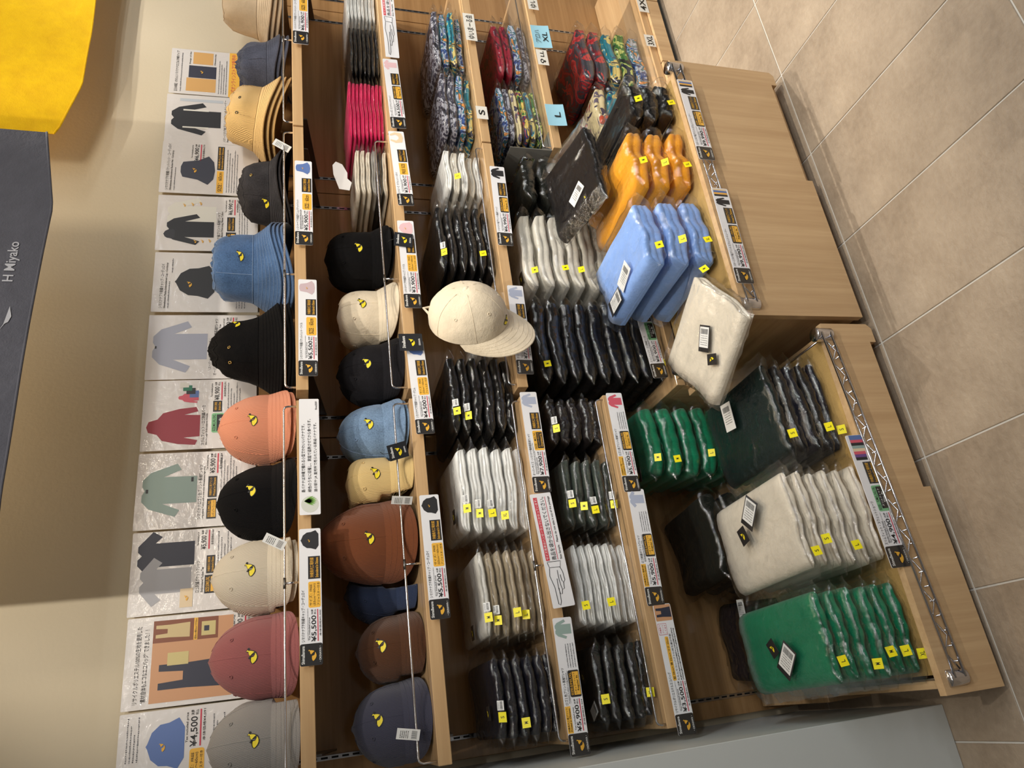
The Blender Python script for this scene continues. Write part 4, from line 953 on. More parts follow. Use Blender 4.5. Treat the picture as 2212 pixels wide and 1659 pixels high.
P_ = lambda n, c: plain('print_' + n, c, 0.5)
CAPBLUE = P_('denim_blue', (92, 118, 176)); CAPBLACK = P_('charcoal', (40, 40, 44)); HATMAUVE = P_('mauve', (200, 178, 184)); MINT = P_('mint', (150, 172, 166)); PALEBLUE = P_('pale_blue', (176, 184, 206))
ROSE = P_('rose', (214, 92, 110)); CREAMP = P_('cream', (226, 204, 170)); PINKP = P_('pale_pink', (228, 190, 196)); NAVYP = P_('navy', (46, 48, 66)); REDP = P_('maroon', (158, 50, 66)); SIZEGREEN = P_('size_green', (128, 188, 138)); REDBAND = P_('red_band', (206, 70, 84)); TANP = P_('tan', (212, 164, 98)); WOODP = P_('table_brown', (204, 152, 112)); GREENP = P_('green_fruit', (120, 170, 80))
def price_card(xr, yr, xl, yl, label, title, price, base, pic, picmat, size=None, origin='emb', english=None, tall=0.047, Y=1.7045, group='laminated price cards', extra=None, tilt=0.0, style='A'):
    pl = onY(xl, yl, Y); pr = onY(xr, yr, Y); w = (pr - pl).length; h = tall
    ang = math.atan2(pr.z - pl.z, pr.x - pl.x)
    up = Vector((-math.sin(ang), 0, math.cos(ang)))
    root = thing('price_card', label, 'price card', pl - up * h / 2, (tilt, -ang, 0), group)
    s = Sheet(root, w, h); base_sheet(root, w, h, CARD, 0.004)
    lp = s.rect(CARDBLACK, 0.0, 0.152, 0.0, 1.0, 'logo_panel', 0.09, 0.0002)
    for tx, ua, ub, va, vb in (('ShimaBanana', 0.014, 0.138, 0.79, 0.93), ('・OKINAWA・', 0.022, 0.130, 0.06, 0.155)):
        b = MB(); put_text(b, tx, ua, ub, va, vb, s.fn(0.0006)); b.build('lettering', WHITEINK, lp)
    emblem(lp, lambda x, z, l: (x + 0.076 * w, -0.0012 - l, z + 0.45 * h), 0.60 * h, outline=False, mat=GOLDINK)
    tx0 = 0.165
    if style == 'B':
        s.rect(CARDYELLOW, 0.156, 0.345, 0.70, 0.985, 'origin_tag', 0.0, 0.0002)
        s.text(INK, '沖縄県内工場プリント' if origin == 'print' else '沖縄県内工場刺繍', 0.165, 0.335, 0.85, 0.95)
        s.text(INK, 'Printed in Okinawa' if origin == 'print' else 'Embroidered in Okinawa', 0.168, 0.330, 0.73, 0.82); tx0 = 0.355
    tw = min(0.017 * len(title) + 0.03, 0.80 - tx0)
    s.text(INK, title, tx0, tx0 + tw, 0.77, 0.93)
    if english: s.text(INK, english, tx0 + 0.01, min(tx0 + 0.0085 * len(english), 0.80), 0.665, 0.73)
    s.micro(GREYINK, tx0 + 0.01, 0.40 if style == 'A' else 0.60, 0.625, 0.655, seed=len(title))
    s.text(INK, 'Tax included price', 0.175, 0.335, 0.52, 0.61)
    s.text(INK, price, 0.163, 0.348, 0.24, 0.49); s.text(INK, '消費', 0.355, 0.392, 0.40, 0.49); s.text(INK, '税込', 0.355, 0.392, 0.27, 0.36)
    s.rect(REDINK, 0.165, 0.392, 0.17, 0.215, 'red_underline', 0.0, 0.0003)
    s.text(INK, '本体価格' + base, 0.20, 0.385, 0.04, 0.13)
    if size == 'free':
        o = s.rect(CARDYELLOW, 0.405, 0.595, 0.05, 0.60, 'size_box', 0.08, 0.0003)
        s.text(INK, 'サイズ：FREE', 0.42, 0.575, 0.43, 0.56); s.text(INK, '(55cm～60cm)', 0.42, 0.58, 0.25, 0.38); s.text(INK, 'アジャスター付き', 0.42, 0.585, 0.09, 0.20)
    elif size == 's60':
        s.rect(CARDYELLOW, 0.405, 0.595, 0.05, 0.58, 'size_box', 0.08, 0.0003); s.text(INK, 'SIZE : 60cm', 0.42, 0.58, 0.20, 0.44)
    elif size == 'freesize':
        s.rect(CARDYELLOW, 0.405, 0.56, 0.10, 0.62, 'size_box', 0.0, 0.0003); s.text(INK, 'FREE SIZE', 0.415, 0.55, 0.25, 0.47)
    elif size == 'over':
        s.rect(CARDYELLOW, 0.405, 0.60, 0.03, 0.60, 'size_box', 0.08, 0.0003); s.text(INK, 'SIZE : M/L/XL', 0.42, 0.585, 0.44, 0.56)
        s.rect(CARDBLACK, 0.425, 0.585, 0.05, 0.40, 'fit_box', 0.0, 0.0005); s.text(GOLDINK, 'オーバーサイズ', 0.435, 0.575, 0.25, 0.36, 0.0009); s.text(GOLDINK, 'Oversized fit', 0.44, 0.57, 0.09, 0.21, 0.0009)
    elif size in ('reg', 'regm', 'kids'):
        s.rect(CARDBLACK, 0.405, 0.60, 0.03, 0.60, 'size_box', 0.08, 0.0003); s.text(GOLDINK, {'reg': 'SIZE:S/M/L/XL', 'regm': 'SIZE : M/L/XL', 'kids': '90/100/120'}[size], 0.42, 0.585, 0.43, 0.55, 0.0006)
        s.rect(CARDYELLOW, 0.42, 0.588, 0.06, 0.39, 'fit_box', 0.0, 0.0005); s.text(INK, 'レギュラーフィット', 0.43, 0.58, 0.25, 0.35, 0.0009); s.text(INK, 'Regular fit', 0.45, 0.56, 0.09, 0.21, 0.0009)
    elif size in ('slim', 'slims'):
        s.rect(SIZEGREEN, 0.405, 0.60, 0.03, 0.62, 'size_box', 0.08, 0.0003); s.text(INK, 'SIZE : L/XL/3L' if size == 'slim' else 'SIZE : S/M/L/XL/3L', 0.415, 0.59, 0.45, 0.58)
        s.rect(CARDBLACK, 0.425, 0.59, 0.05, 0.41, 'fit_box', 0.0, 0.0005); s.text(WHITEINK, 'スリムフィット', 0.44, 0.575, 0.26, 0.37, 0.0009); s.text(WHITEINK, 'Slim fit', 0.47, 0.55, 0.10, 0.22, 0.0009)
    elif size == 'eco':
        s.rect(CARDYELLOW, 0.40, 0.74, 0.50, 0.70, 'size_box', 0.05, 0.0003); s.text(INK, '縦 38cm× 横 33cm× マチ 25cm', 0.41, 0.73, 0.53, 0.66)
        s.text(INK, 'たたんでコンパクトに持ち運び可能', 0.40, 0.76, 0.33, 0.44)
        s.micro(INK, 0.40, 0.80, 0.20, 0.27, seed=4); s.micro(INK, 0.40, 0.80, 0.08, 0.15, seed=5)
        b = s.rect(REDINK, 0.755, 0.845, 0.46, 0.96, 'print_note', 0.04, 0.0002); s.rect(CARD, 0.758, 0.842, 0.475, 0.945, 'print_note_face', 0.04, 0.0004)
        s.text(REDINK, '沖縄県で', 0.765, 0.835, 0.80, 0.90); s.text(REDINK, 'プリント', 0.765, 0.835, 0.65, 0.75); s.text(REDINK, 'してます', 0.765, 0.835, 0.50, 0.60)
    if style == 'A' and size != 'eco':
        x0 = 0.615 if size != 'freesize' else 0.575
        s.rect(CARDBLACK, x0, x0 + 0.17, 0.05, 0.60, 'origin_box', 0.0, 0.0003)
        if origin == 'emb': s.text(GOLDINK, '沖縄県内工場刺繍', x0 + 0.01, x0 + 0.16, 0.34, 0.52); s.text(GOLDINK, 'Embroidered in Okinawa', x0 + 0.01, x0 + 0.16, 0.13, 0.27)
        else: s.text(GOLDINK, '沖縄県内プリント', x0 + 0.01, x0 + 0.16, 0.36, 0.53); s.text(GOLDINK, 'Printed in Okinawa', x0 + 0.01, x0 + 0.16, 0.13, 0.28)
    if style == 'B' or size in ('slim', 'slims', 'over'):
        for k in range(4): s.micro(GREYINK, 0.62 if style == 'B' else 0.62, 0.80, 0.10 + 0.13 * k, 0.16 + 0.13 * k, seed=k + 11) if style == 'B' else None
    if pic:
        if size == 'eco':
            s.rect(WOODP, 0.865, 0.995, 0.03, 0.97, 'product_photo', 0.05, 0.0002); s.shape('bag', picmat, 0.88, 0.985, 0.06, 0.9, lift=0.0005)
        elif pic == 'jacket':
            s.shape('long', picmat, 0.80, 0.895, 0.10, 0.92)
            for k, c in enumerate((CAPBLACK, P_('amber', (236, 176, 80)), CAPBLUE, CREAMP)): s.rect(c, 0.91 + 0.021 * k, 0.929 + 0.021 * k, 0.10, 0.92, 'sleeve_picture', 0.0, 0.0003)
        elif pic == 'shorts':
            for k, c in enumerate((CAPBLACK, P_('violet', (110, 76, 140)), ROSE, CREAMP, MINT, CAPBLACK, ROSE, CAPBLUE)):
                s.rect(c, 0.80 + 0.023 * k, 0.836 + 0.023 * k, 0.25 - 0.01 * k, 0.85, 'sleeve_picture', 0.0, 0.0003 + 0.00005 * k)
        else:
            s.shape(pic, picmat, 0.835, 0.985, 0.10, 0.94)
            if pic in ('cap', 'bucket'): emblem(root, lambda x, z, l: (x + 0.905 * w, -0.0012 - l, z + 0.55 * h), 0.16 * h, outline=False, mat=GOLDINK, name='picture_emblem')
    s.finish(); return root
JT = 'シマバナナプチ刺繍'
price_card(648, -75, 650, 95, 'price card reading 6,900 yen under the beige bucket hat', JT + 'バケットハット・コーデュロイ', '¥6,900', '¥6,273', 'bucket', CAPBLACK, 's60')
price_card(655, 348, 657, 529, 'price card reading 5,900 yen with a denim bucket hat', JT + 'デニムバケットハット', '¥5,900', '¥5,364', 'bucket', CAPBLUE, 's60', english='Embroidered Denim Bucket Hat')
price_card(664, 604, 666, 812, 'price card reading 5,500 yen under the black twill bucket hats', JT + 'バケットハット・ツイル', '¥5,500', '¥5,000', 'bucket', HATMAUVE, 's60')
price_card(669, 1142, 673, 1438, 'price card reading 5,500 yen under the cream and pink corduroy caps', JT + 'キャップ・コーデュロイ', '¥5,500', '¥5,000', 'cap', CAPBLACK, 'free')
price_card(842, 128, 862, 277, 'price card reading 4,500 yen under the pink kids shirts', '【キッズ】ロゴプリントTシャツ', '¥4,500', '¥4,091', 'tee', PINKP, 'kids', 'print')
price_card(855, 284, 878, 444, 'price card reading 3,900 yen under the baby bibs', '【ベビー】スウェット スタイ', '¥3,900', '¥3,545', 'bib', CREAMP, 'freesize', 'print')
price_card(875, 477, 893, 665, 'price card reading 3,900 yen under the twill caps', JT + 'キャップ・ツイル', '¥3,900', '¥3,545', 'cap', PINKP, 'free')
price_card(895, 737, 920, 937, 'price card reading 4,500 yen under the denim caps', JT + 'キャップ・デニム', '¥4,500', '¥4,091', 'cap', CAPBLUE, 'free')
price_card(926, 1069, 952, 1337, 'price card reading 5,500 yen under the brown corduroy cap', JT + 'キャップ・コーデュロイ', '¥5,500', '¥5,000', 'cap', CAPBLACK, 'free')
price_card(1073, 360, 1093, 530, 'price card reading 6,990 yen under the black print-sleeve shirts', 'シマバナナ袖プリント長袖Tシャツ', '¥6,990', '¥6,355', 'long', CAPBLACK, 'reg', 'print')
price_card(1112, 617, 1136, 808, 'price card half covered by the hanging cap', 'オーバーサイズ・シマバナナ胸刺繍長袖Tシャツ', '¥7,900', '¥7,182', 'long', PALEBLUE, 'over')
price_card(1140, 847, 1173, 1064, 'price card reading 7,900 yen under the white long-sleeve shirts', 'オーバーサイズ・シマバナナ胸刺繍長袖Tシャツ', '¥7,900', '¥7,182', 'long', PALEBLUE, 'over', english='Oversized Embroidered Long Sleeve Tee')
price_card(1213, 1334, 1255, 1632, 'price card reading 5,900 yen with a mint shirt', 'ロゴ１色プリント長袖Tシャツ', '¥5,900', '¥5,364', 'long', MINT, 'reg', 'print', style='B', english='Printed T-shirt Long Sleeve')
price_card(1372, 622, 1428, 816, 'price card reading 8,900 yen under the black hoodies', 'スリムフィット・ロゴ刺繍パーカ', '¥8,900', '¥8,091', 'hood', ROSE, 'slim', english='Slimfit Embroidered Sweat Parka')
price_card(1325, 849, 1367, 1062, 'price card reading 5,900 yen with a red shirt', 'ロゴ１色プリント長袖Tシャツ', '¥5,900', '¥5,364', 'long', ROSE, 'reg', 'print', style='B')
price_card(1372, 1057, 1418, 1308, 'price card reading 5,900 yen with a pale blue pocket shirt', 'ロゴ刺繍ポケットTシャツ', '¥5,900', '¥5,364', 'tee', PALEBLUE, 'reg', 'emb', style='B', english='Embroidered Pocket Tee')
price_card(1428, 1305, 1486, 1587, 'price card reading 3,500 yen for the eco bag', 'リサイクルポリエステルエコバッグ', '¥3,500', '¥3,182', 'bag', NAVYP, 'eco')
price_card(1478, 173, 1528, 345, 'price card reading 9,990 yen under the marigold sweatshirts', 'バゲージタグ袖プリントスウェットトレーナー', '¥9,990', '¥9,082', 'jacket', CAPBLACK, 'regm', 'print', Y=1.281, tall=0.047, group='price cards on the carts')
price_card(1553, 407, 1611, 612, 'price card reading 9,990 yen under the sky blue sweatshirts', 'バゲージタグ袖プリントスウェットトレーナー', '¥9,990', '¥9,082', 'jacket', CAPBLACK, 'regm', 'print', Y=1.281, tall=0.047, group='price cards on the carts')
price_card(1845, 940, 1948, 1225, 'price card reading 4,900 yen behind the wire of the low cart', 'スリムフィット・スウェットショーツ', '¥4,900', '¥4,455', 'shorts', CAPBLACK, 'slims', 'emb', Y=1.2978, tall=0.052, group='price cards on the carts', english='Slimfit Sweat Shorts')

# information strips
def strip(xr, yr, xl, yl, label, tall, Y=1.7045, name='sign_card', group=None):
    pl = onY(xl, yl, Y); pr = onY(xr, yr, Y); w = (pr - pl).length; ang = math.atan2(pr.z - pl.z, pr.x - pl.x); up = Vector((-math.sin(ang), 0, math.cos(ang)))
    root = thing(name, label, 'sign', pl - up * tall / 2, (0, -ang, 0), group); s = Sheet(root, w, tall); base_sheet(root, w, tall, CARD, 0.003); return root, s
root, s = strip(667, 862, 670, 1112, 'white information strip about bananas under the peach and black caps', 0.047)
b = MB(); c = [(0.085 * s.w + 0.42 * s.h * math.cos(t), 0.5 * s.h + 0.42 * s.h * math.sin(t)) for t in [2 * math.pi * i / 24 for i in range(24)]]
b.poly2(c, lambda x, z: (x, -0.0008, z)); b.build('round_photo', P_('photo_ground', (205, 208, 200)), root)
for k in range(7):
    a = math.radians(50 + 14 * k); q = []
    for i in range(9):
        t = i / 8; q.append((0.115 * s.w - 0.36 * s.h * t * math.cos(a) - 0.02 * s.h, 0.78 * s.h - 0.62 * s.h * t * math.sin(a)))
    wdt = 0.05 * s.h; pl = [(x + wdt * math.sin(math.pi * i / 8), z) for i, (x, z) in enumerate(q)] + [(x - wdt * math.sin(math.pi * i / 8), z) for i, (x, z) in reversed(list(enumerate(q)))]
    bb = MB(); bb.poly2(pl, lambda x, z: (x, -0.0010, z)); bb.build('fruit_picture', GREENP, root)
s.text(INK, '島バナナは沖縄で穫れる小型でかわいいバナナです。', 0.185, 0.77, 0.72, 0.90)
s.text(INK, '緑色のうちに収穫し、家庭で追熟させてから食べます。', 0.185, 0.815, 0.42, 0.60)
s.text(INK, '道の駅や JA 直売所で売られている高級バナナです。', 0.185, 0.78, 0.12, 0.30)
s.text(INK, 'Since2020', 0.90, 0.975, 0.10, 0.20); s.finish()
def hand_sign(xr, yr, xl, yl, label, tall, mirror=False):
    root, s = strip(xr, yr, xl, yl, label, tall, Y=1.700, group='do-not-open signs with pointing hand')
    u0, u1 = (0.40, 0.965)
    s.rect(REDBAND, u0, u1, 0.70, 0.88, 'red_band', 0.0, 0.0003); s.text(WHITEINK, 'サイズ見本はハンガーラックにかかっています。', u0 + 0.01, u1 - 0.01, 0.73, 0.85)
    s.text(INK, '商品を袋から出さないでください。', u0, u1, 0.38, 0.60); s.rect(REDINK, u0, u1, 0.31, 0.335, 'red_line', 0.0, 0.0003)
    s.text(INK, 'Size Sample.   Please do not take it out of the package', u0, u1, 0.10, 0.22)
    f = s.fn(0.0004); L = lambda pts, r=0.0007: ln.tube([f(*p) for p in pts], r, 4)
    ln = MB()
    L([(0.385, 0.85), (0.34, 0.80), (0.335, 0.30), (0.385, 0.24), (0.39, 0.85)])
    L([(0.335, 0.80), (0.27, 0.86), (0.17, 0.74), (0.03, 0.72), (0.02, 0.64), (0.05, 0.58), (0.16, 0.56)])
    L([(0.335, 0.32), (0.29, 0.24), (0.22, 0.22), (0.20, 0.30), (0.22, 0.36)])
    L([(0.20, 0.30), (0.15, 0.32), (0.145, 0.42), (0.19, 0.46), (0.25, 0.48)]); L([(0.145, 0.42), (0.11, 0.46), (0.11, 0.55), (0.16, 0.58), (0.24, 0.56)]); L([(0.22, 0.36), (0.27, 0.38)]); L([(0.25, 0.48), (0.31, 0.47)])
    ln.build('pointing_hand', INK, root); s.finish(); return root
hand_sign(1166, 1066, 1219, 1311, 'white sign with pointing hand hanging askew from the third shelf', 0.056)
hand_sign(828, -90, 848, 124, 'white sign with pointing hand under the black kids shirts', 0.044)

# handwritten labels and notes
def note(px0, py0, px1, py1, label, mat, lines, Y=1.7045, cat='label', name='handwritten_label', tilt=0.0, group=None, slant=0.0):
    a = onY((px0 + px1) / 2, py1, Y); c = onY((px0 + px1) / 2, py0, Y); t = onY(px0, (py0 + py1) / 2, Y); bo = onY(px1, (py0 + py1) / 2, Y)
    w = abs(c.x - a.x); h = t.z - bo.z
    root = thing(name, label, cat, (a.x, Y, bo.z), (tilt, slant, 0), group); s = Sheet(root, w, h, True)
    b = MB(); N = 6; b.grid([[Vector((w * i / N, -0.0005 - (0.006 * (1 - j / N) ** 2 if cat == 'note' else 0), h * j / N)) for i in range(N + 1)] for j in range(N + 1)]); b.build('paper', mat, root)
    for (st, u0, u1, v0, v1) in lines: s.text(INK, st, u0, u1, v0, v1, 0.0012 if cat != 'note' else 0.005)
    s.finish(); return root
PAPER = plain('white_paper', (226, 224, 216), 0.7); BLUEP = plain('blue_sticky_note', (150, 200, 220), 0.8)
note(1003, 30, 1027, 87, 'handwritten white label on the third shelf edge beside blue patterned shirts', PAPER, [('ゆいまーる会', 0.06, 0.94, 0.2, 0.8)])
note(1029, 230, 1053, 257, 'white label reading S on the third shelf edge', PAPER, [('S', 0.3, 0.7, 0.25, 0.8)])
note(1137, -35, 1158, 20, 'handwritten white label on the fourth shelf edge', PAPER, [('ゆいまーる', 0.06, 0.94, 0.2, 0.8)])
note(1150, 57, 1187, 104, 'blue sticky note reading XL', BLUEP, [('アロハ', 0.2, 0.75, 0.58, 0.85), ('XL', 0.25, 0.7, 0.15, 0.45)], Y=1.700, cat='note', name='sticky_note')
note(1160, 108, 1183, 140, 'white label reading LL beside the XL note', PAPER, [('♀LL', 0.1, 0.9, 0.25, 0.75)])
note(1181, 227, 1219, 272, 'blue sticky note reading L', BLUEP, [('L', 0.38, 0.62, 0.25, 0.6)], Y=1.700, cat='note', name='sticky_note')
note(1374, -30, 1394, 25, 'white label reading 4XL/5 on the base cabinet edge', PAPER, [('4XL/5', 0.05, 0.9, 0.2, 0.8)])
note(1394, 76, 1414, 100, 'white label reading 3XL on the base cabinet edge', PAPER, [('3XL', 0.1, 0.9, 0.2, 0.8)])

# posters: A4 sheets in film standing in a row on top of the wooden panel
PW, PH, PZ = 0.208, 0.295, 1.508
POSTER = laminated('laminated_poster', (222, 217, 214), 1.0)
def poster(xl, label, build, tilt=0.0, dz=0.0):
    root = thing('product_poster', label, 'poster', (xl, 2.016, PZ + dz), (-0.03, tilt, 0), 'product posters above the shelf')
    s = Sheet(root, PW, PH); base_sheet(root, PW, PH, POSTER, 0.003, name='sheet'); build(s); s.finish(); return root
def gold_box(s, u0, u1, v0, v1, a='沖縄県内工場刺繍', bt='Embroidered in Okinawa'):
    s.rect(CARDBLACK, u0, u1, v0, v1, 'origin_box'); m = (v0 + v1) / 2; h = v1 - v0
    s.text(GOLDINK, a, u0 + .02, u1 - .02, m + 0.05 * h, v1 - 0.15 * h); s.text(GOLDINK, bt, u0 + .02, u1 - .02, v0 + 0.15 * h, m - 0.08 * h)
def priceblock(s, price, u0, u1, v, h=0.05, base=None):
    s.text(INK, 'Tax included price', u0 + 0.05, u1 - 0.02, v + h + 0.012, v + h + 0.032); s.text(INK, price, u0, u1 - 0.07, v, v + h); s.text(INK, '消費', u1 - 0.055, u1, v + h * .55, v + h * .95); s.text(INK, '税込', u1 - 0.055, u1, v, v + h * .4)
    s.rect(REDINK, u0, u1, v - 0.022, v - 0.010, 'red_underline')
    if base: s.text(INK, '本体価格' + base, u0 + 0.05, u1, v - 0.055, v - 0.032)
def micros(s, u0, u1, v0, n, dv=0.026, seed=0):
    for k in range(n): s.micro(GREYINK, u0, u1 - 0.08 * ((k * 7 + seed) % 3), v0 - dv * k, v0 - dv * k + 0.012, seed=k + seed)
def p1(s):
    s.text(INK, '【日本製】のれんシマバナナロゴ＆沖縄マップ', .05, .95, .91, .945); s.micro(GREYINK, .05, .9, .87, .885)
    s.rect(TANP, .07, .36, .50, .82, 'noren_picture'); s.rect(NAVYP, .37, .64, .50, .80, 'noren_picture'); s.rect(TANP, .68, .95, .54, .76, 'noren_picture')
    s.text(INK, 'Design of the', .67, .95, .78, .80); s.text(INK, 'Okinawa map', .68, .94, .505, .527); micros(s, .05, .8, .46, 4)
    s.rect(CARDYELLOW, 0, 1, .0, .36, 'yellow_band'); s.text(REDINK, '公式オンラインストアで販売中', .04, .96, .28, .335); s.rect(NAVYP, .04, .40, .12, .24, 'shop_box', lift=0.0005); s.text(WHITEINK, 'ShimaBanana', .07, .37, .16, .20, 0.0009)
    emblem(s.root, lambda x, z, l: (x + .50 * s.w, -0.0014 - l, z + .66 * s.h), 0.016, outline=False, mat=GOLDINK, name='picture_emblem')
def p2(s):
    s.shape('long', CAPBLACK, .16, .84, .42, .94); 
    for u in (.30, .66): s.rect(PAPER, u, u + 0.03, .55, .82, 'sleeve_print', lift=0.0006)
    s.text(INK, 'バゲージタグ袖プリントスウェットトレーナー', .05, .93, .36, .39); s.text(INK, 'Baggage Tag Sleeve Print Sweatshirt', .05, .7, .33, .35); micros(s, .05, .6, .20, 3); s.rect(CARDBLACK, .08, .55, .22, .30, 'size_box')
    s.rect(P_('barcode_strip', (190, 196, 204)), .86, .92, .40, .86, 'baggage_tag_picture')
def p3(s):
    s.text(INK, JT + 'バケットハット・コーデュロイ', .05, .95, .91, .945); s.text(INK, 'Shimabanana Embroidered Bucket Hat - Corduroy', .05, .82, .875, .90); s.micro(GREYINK, .05, .5, .845, .858)
    s.shape('bucket', P_('dark_corduroy', (62, 64, 78)), .18, .74, .45, .80); emblem(s.root, lambda x, z, l: (x + .45 * s.w, -0.0014 - l, z + .66 * s.h), 0.022, outline=False, mat=GOLDINK, name='picture_emblem')
    priceblock(s, '¥6,900', .64, .97, .62, .05, '¥6,273'); s.rect(CARDYELLOW, .03, .46, .36, .43, 'size_box'); s.text(INK, 'SIZE：60cm', .06, .43, .375, .415, 0.0009); gold_box(s, .48, .95, .36, .43); micros(s, .05, .9, .32, 5)
def p4(s):
    s.shape('long', PAPER, .34, .96, .42, .90); s.shape('long', CAPBLACK, .10, .66, .44, .90, lift=0.0005); s.shape('cap', P_('charcoal2', (52, 52, 58)), .20, .38, .82, .93, lift=0.0007)
    for u, v in ((.16, .62), (.17, .55), (.18, .48), (.82, .74), (.84, .66), (.86, .58)): emblem(s.root, lambda x, z, l, u=u, v=v: (x + u * s.w, -0.0018 - l, z + v * s.h), 0.014, outline=False, mat=GOLDINK, name='picture_emblem')
    s.text(INK, 'シマバナナ袖プリント長袖Tシャツ', .04, .70, .375, .41); s.text(INK, 'Shima Banana Sleeve Print Long Sleeve T-Shirt', .04, .72, .345, .37); priceblock(s, '¥6,990', .66, .95, .25, .05, '¥6,355'); s.rect(CARDBLACK, .05, .34, .22, .32, 'size_box'); s.text(GOLDINK, 'SIZE:S/M/L/XL', .08, .31, .28, .305, 0.0009); s.rect(CARDYELLOW, .08, .31, .23, .27, 'fit_box', lift=0.0006); s.text(INK, 'Regular fit', .11, .28, .24, .26, 0.0010); gold_box(s, .36, .62, .23, .31, '沖縄県内プリント', 'Printed in Okinawa'); micros(s, .05, .9, .18, 4)
def p5(s):
    s.text(INK, JT + 'キャップ・コーデュロイ', .06, .80, .90, .935); s.text(INK, 'Shimabanana Petite Embroidered Cup - Corduroy', .06, .82, .865, .89); s.micro(GREYINK, .06, .5, .84, .855); s.micro(GREYINK, .65, .9, .82, .835)
    s.shape('cap', CAPBLACK, .22, .78, .42, .80); emblem(s.root, lambda x, z, l: (x + .46 * s.w, -0.0014 - l, z + .66 * s.h), 0.024, outline=False, mat=GOLDINK, name='picture_emblem'); gold_box(s, .5, .95, .26, .35); micros(s, .06, .8, .2, 4)
def p6(s):
    s.shape('long', P_('heather_blue', (168, 172, 190)), .10, .90, .46, .95); s.rect(CAPBLACK, .47, .51, .915, .93, 'neck_label', lift=0.0006)
    s.text(INK, '＼スーパーヘヴィウェイト生地／', .12, .62, .415, .445); s.text(INK, 'オーバーサイズ・シマバナナ胸刺繍長袖Tシャツ', .05, .94, .365, .40); s.text(INK, 'Embroidered Long Sleeve Tee', .35, .85, .335, .355); priceblock(s, '¥7,900', .60, .96, .24, .05, '¥7,182'); micros(s, .05, .9, .15, 3)
def p7(s):
    s.shape('hood', REDP, .06, .60, .50, .96); s.shape('hood', ROSE, .66, .82, .52, .70, lift=0.0004)
    for k, c in enumerate((CAPBLUE, CAPBLACK, P_('forest', (40, 120, 92)), PAPER)): s.rect(c, .74 + .05 * k, .84 + .04 * k, .52 + .03 * k, .60 + .03 * k, 'colour_swatch', lift=0.0005 + 0.0001 * k)
    s.text(INK, 'スリムフィット・ロゴ刺繍パーカ', .05, .62, .455, .49); s.text(INK, 'Slim Fit Logo Embroidered Hoodie', .05, .5, .43, .45); s.rect(SIZEGREEN, .22, .50, .29, .40, 'size_box', .02); s.text(INK, 'SIZE:M/L/XL/3XL', .24, .48, .365, .39, .0009); s.rect(CARDBLACK, .24, .48, .30, .355, 'fit_box', lift=.0005); s.text(WHITEINK, 'Slim fit', .29, .43, .31, .335, .0009)
    gold_box(s, .52, .68, .31, .39); priceblock(s, '¥8,900', .69, .96, .33, .05, '¥8,091'); micros(s, .08, .95, .25, 5)
def p8(s):
    s.shape('long', MINT, .15, .85, .50, .95); s.rect(CAPBLACK, .47, .52, .90, .92, 'neck_label', lift=0.0006); s.rect(CAPBLACK, .60, .66, .53, .55, 'hem_label', lift=0.0006)
    s.text(INK, 'シマバナナロゴ１色プリント長袖Tシャツ', .10, .82, .455, .49); s.text(INK, 'Long-sleeve T-shirt with a one-color Shimabanana logo print', .10, .80, .43, .45); priceblock(s, '¥5,900', .70, .97, .345, .05, '¥5,364'); gold_box(s, .38, .66, .33, .405, '沖縄県内工場プリント', 'Printed in Okinawa'); s.rect(CARDBLACK, .10, .36, .33, .41, 'size_box'); s.text(GOLDINK, 'SIZE:S/M/L/XL', .12, .34, .38, .40, .0009); s.rect(CARDYELLOW, .12, .34, .335, .375, 'fit_box', lift=.0005); s.text(INK, 'レギュラーフィット', .13, .33, .342, .366, .0009); micros(s, .4, .95, .29, 6)
def p9(s):
    s.shape('tee', NAVYP, .42, 1.0, .50, .95); s.shape('tee', P_('soft_grey', (168, 168, 174)), .10, .68, .52, .92, lift=.0005); s.rect(CREAMP, .06, .28, .50, .60, 'pocket_picture', lift=.0007)
    emblem(s.root, lambda x, z, l: (x + .17 * s.w, -0.0018 - l, z + .55 * s.h), 0.016, outline=False, mat=GOLDINK, name='picture_emblem')
    s.text(INK, 'ロゴ刺繍ポケットTシャツ', .22, .60, .45, .485); s.text(INK, 'Embroidered Pocket Tee', .22, .52, .42, .44); priceblock(s, '¥5,900', .74, .98, .40, .05, '¥5,364'); gold_box(s, .44, .66, .33, .40); s.rect(CARDBLACK, .20, .42, .31, .41, 'size_box'); s.text(GOLDINK, 'SIZE:S/M/L/XL', .22, .40, .37, .40, .0009); s.rect(CARDYELLOW, .22, .40, .32, .36, 'fit_box', lift=.0005); micros(s, .45, .95, .30, 5)
def p10(s):
    s.text(INK, 'リサイクルポリエステル100%の生地を使用した', .06, .90, .885, .925); s.text(INK, '"素材自体もエコなエコバッグ" できました！！', .06, .86, .825, .865)
    s.rect(WOODP, .05, .95, .18, .80, 'product_photo'); s.rect(P_('dark_table', (132, 76, 52)), .70, .95, .30, .80, 'product_photo', lift=.0005); s.shape('bag', NAVYP, .12, .52, .20, .74, lift=.0006); s.rect(P_('khaki_pouch', (206, 190, 130)), .44, .58, .52, .68, 'pouch_picture', lift=.0007); s.shape('bag', P_('beige_bag', (206, 184, 136)), .72, .93, .52, .78, lift=.0007)
    s.rect(CARDYELLOW, .70, .95, .46, .49, 'size_box', lift=.0007); s.text(INK, '縦38cm×横33cm×マチ25cm', .71, .94, .466, .484, .0011); s.rect(P_('khaki_pouch', (206, 190, 130)), .74, .90, .32, .43, 'pouch_picture', lift=.0007); s.rect(NAVYP, .79, .85, .37, .41, 'pouch_label', lift=.0009); priceblock(s, '¥3,500', .68, .96, .10, .05, '¥3,182')
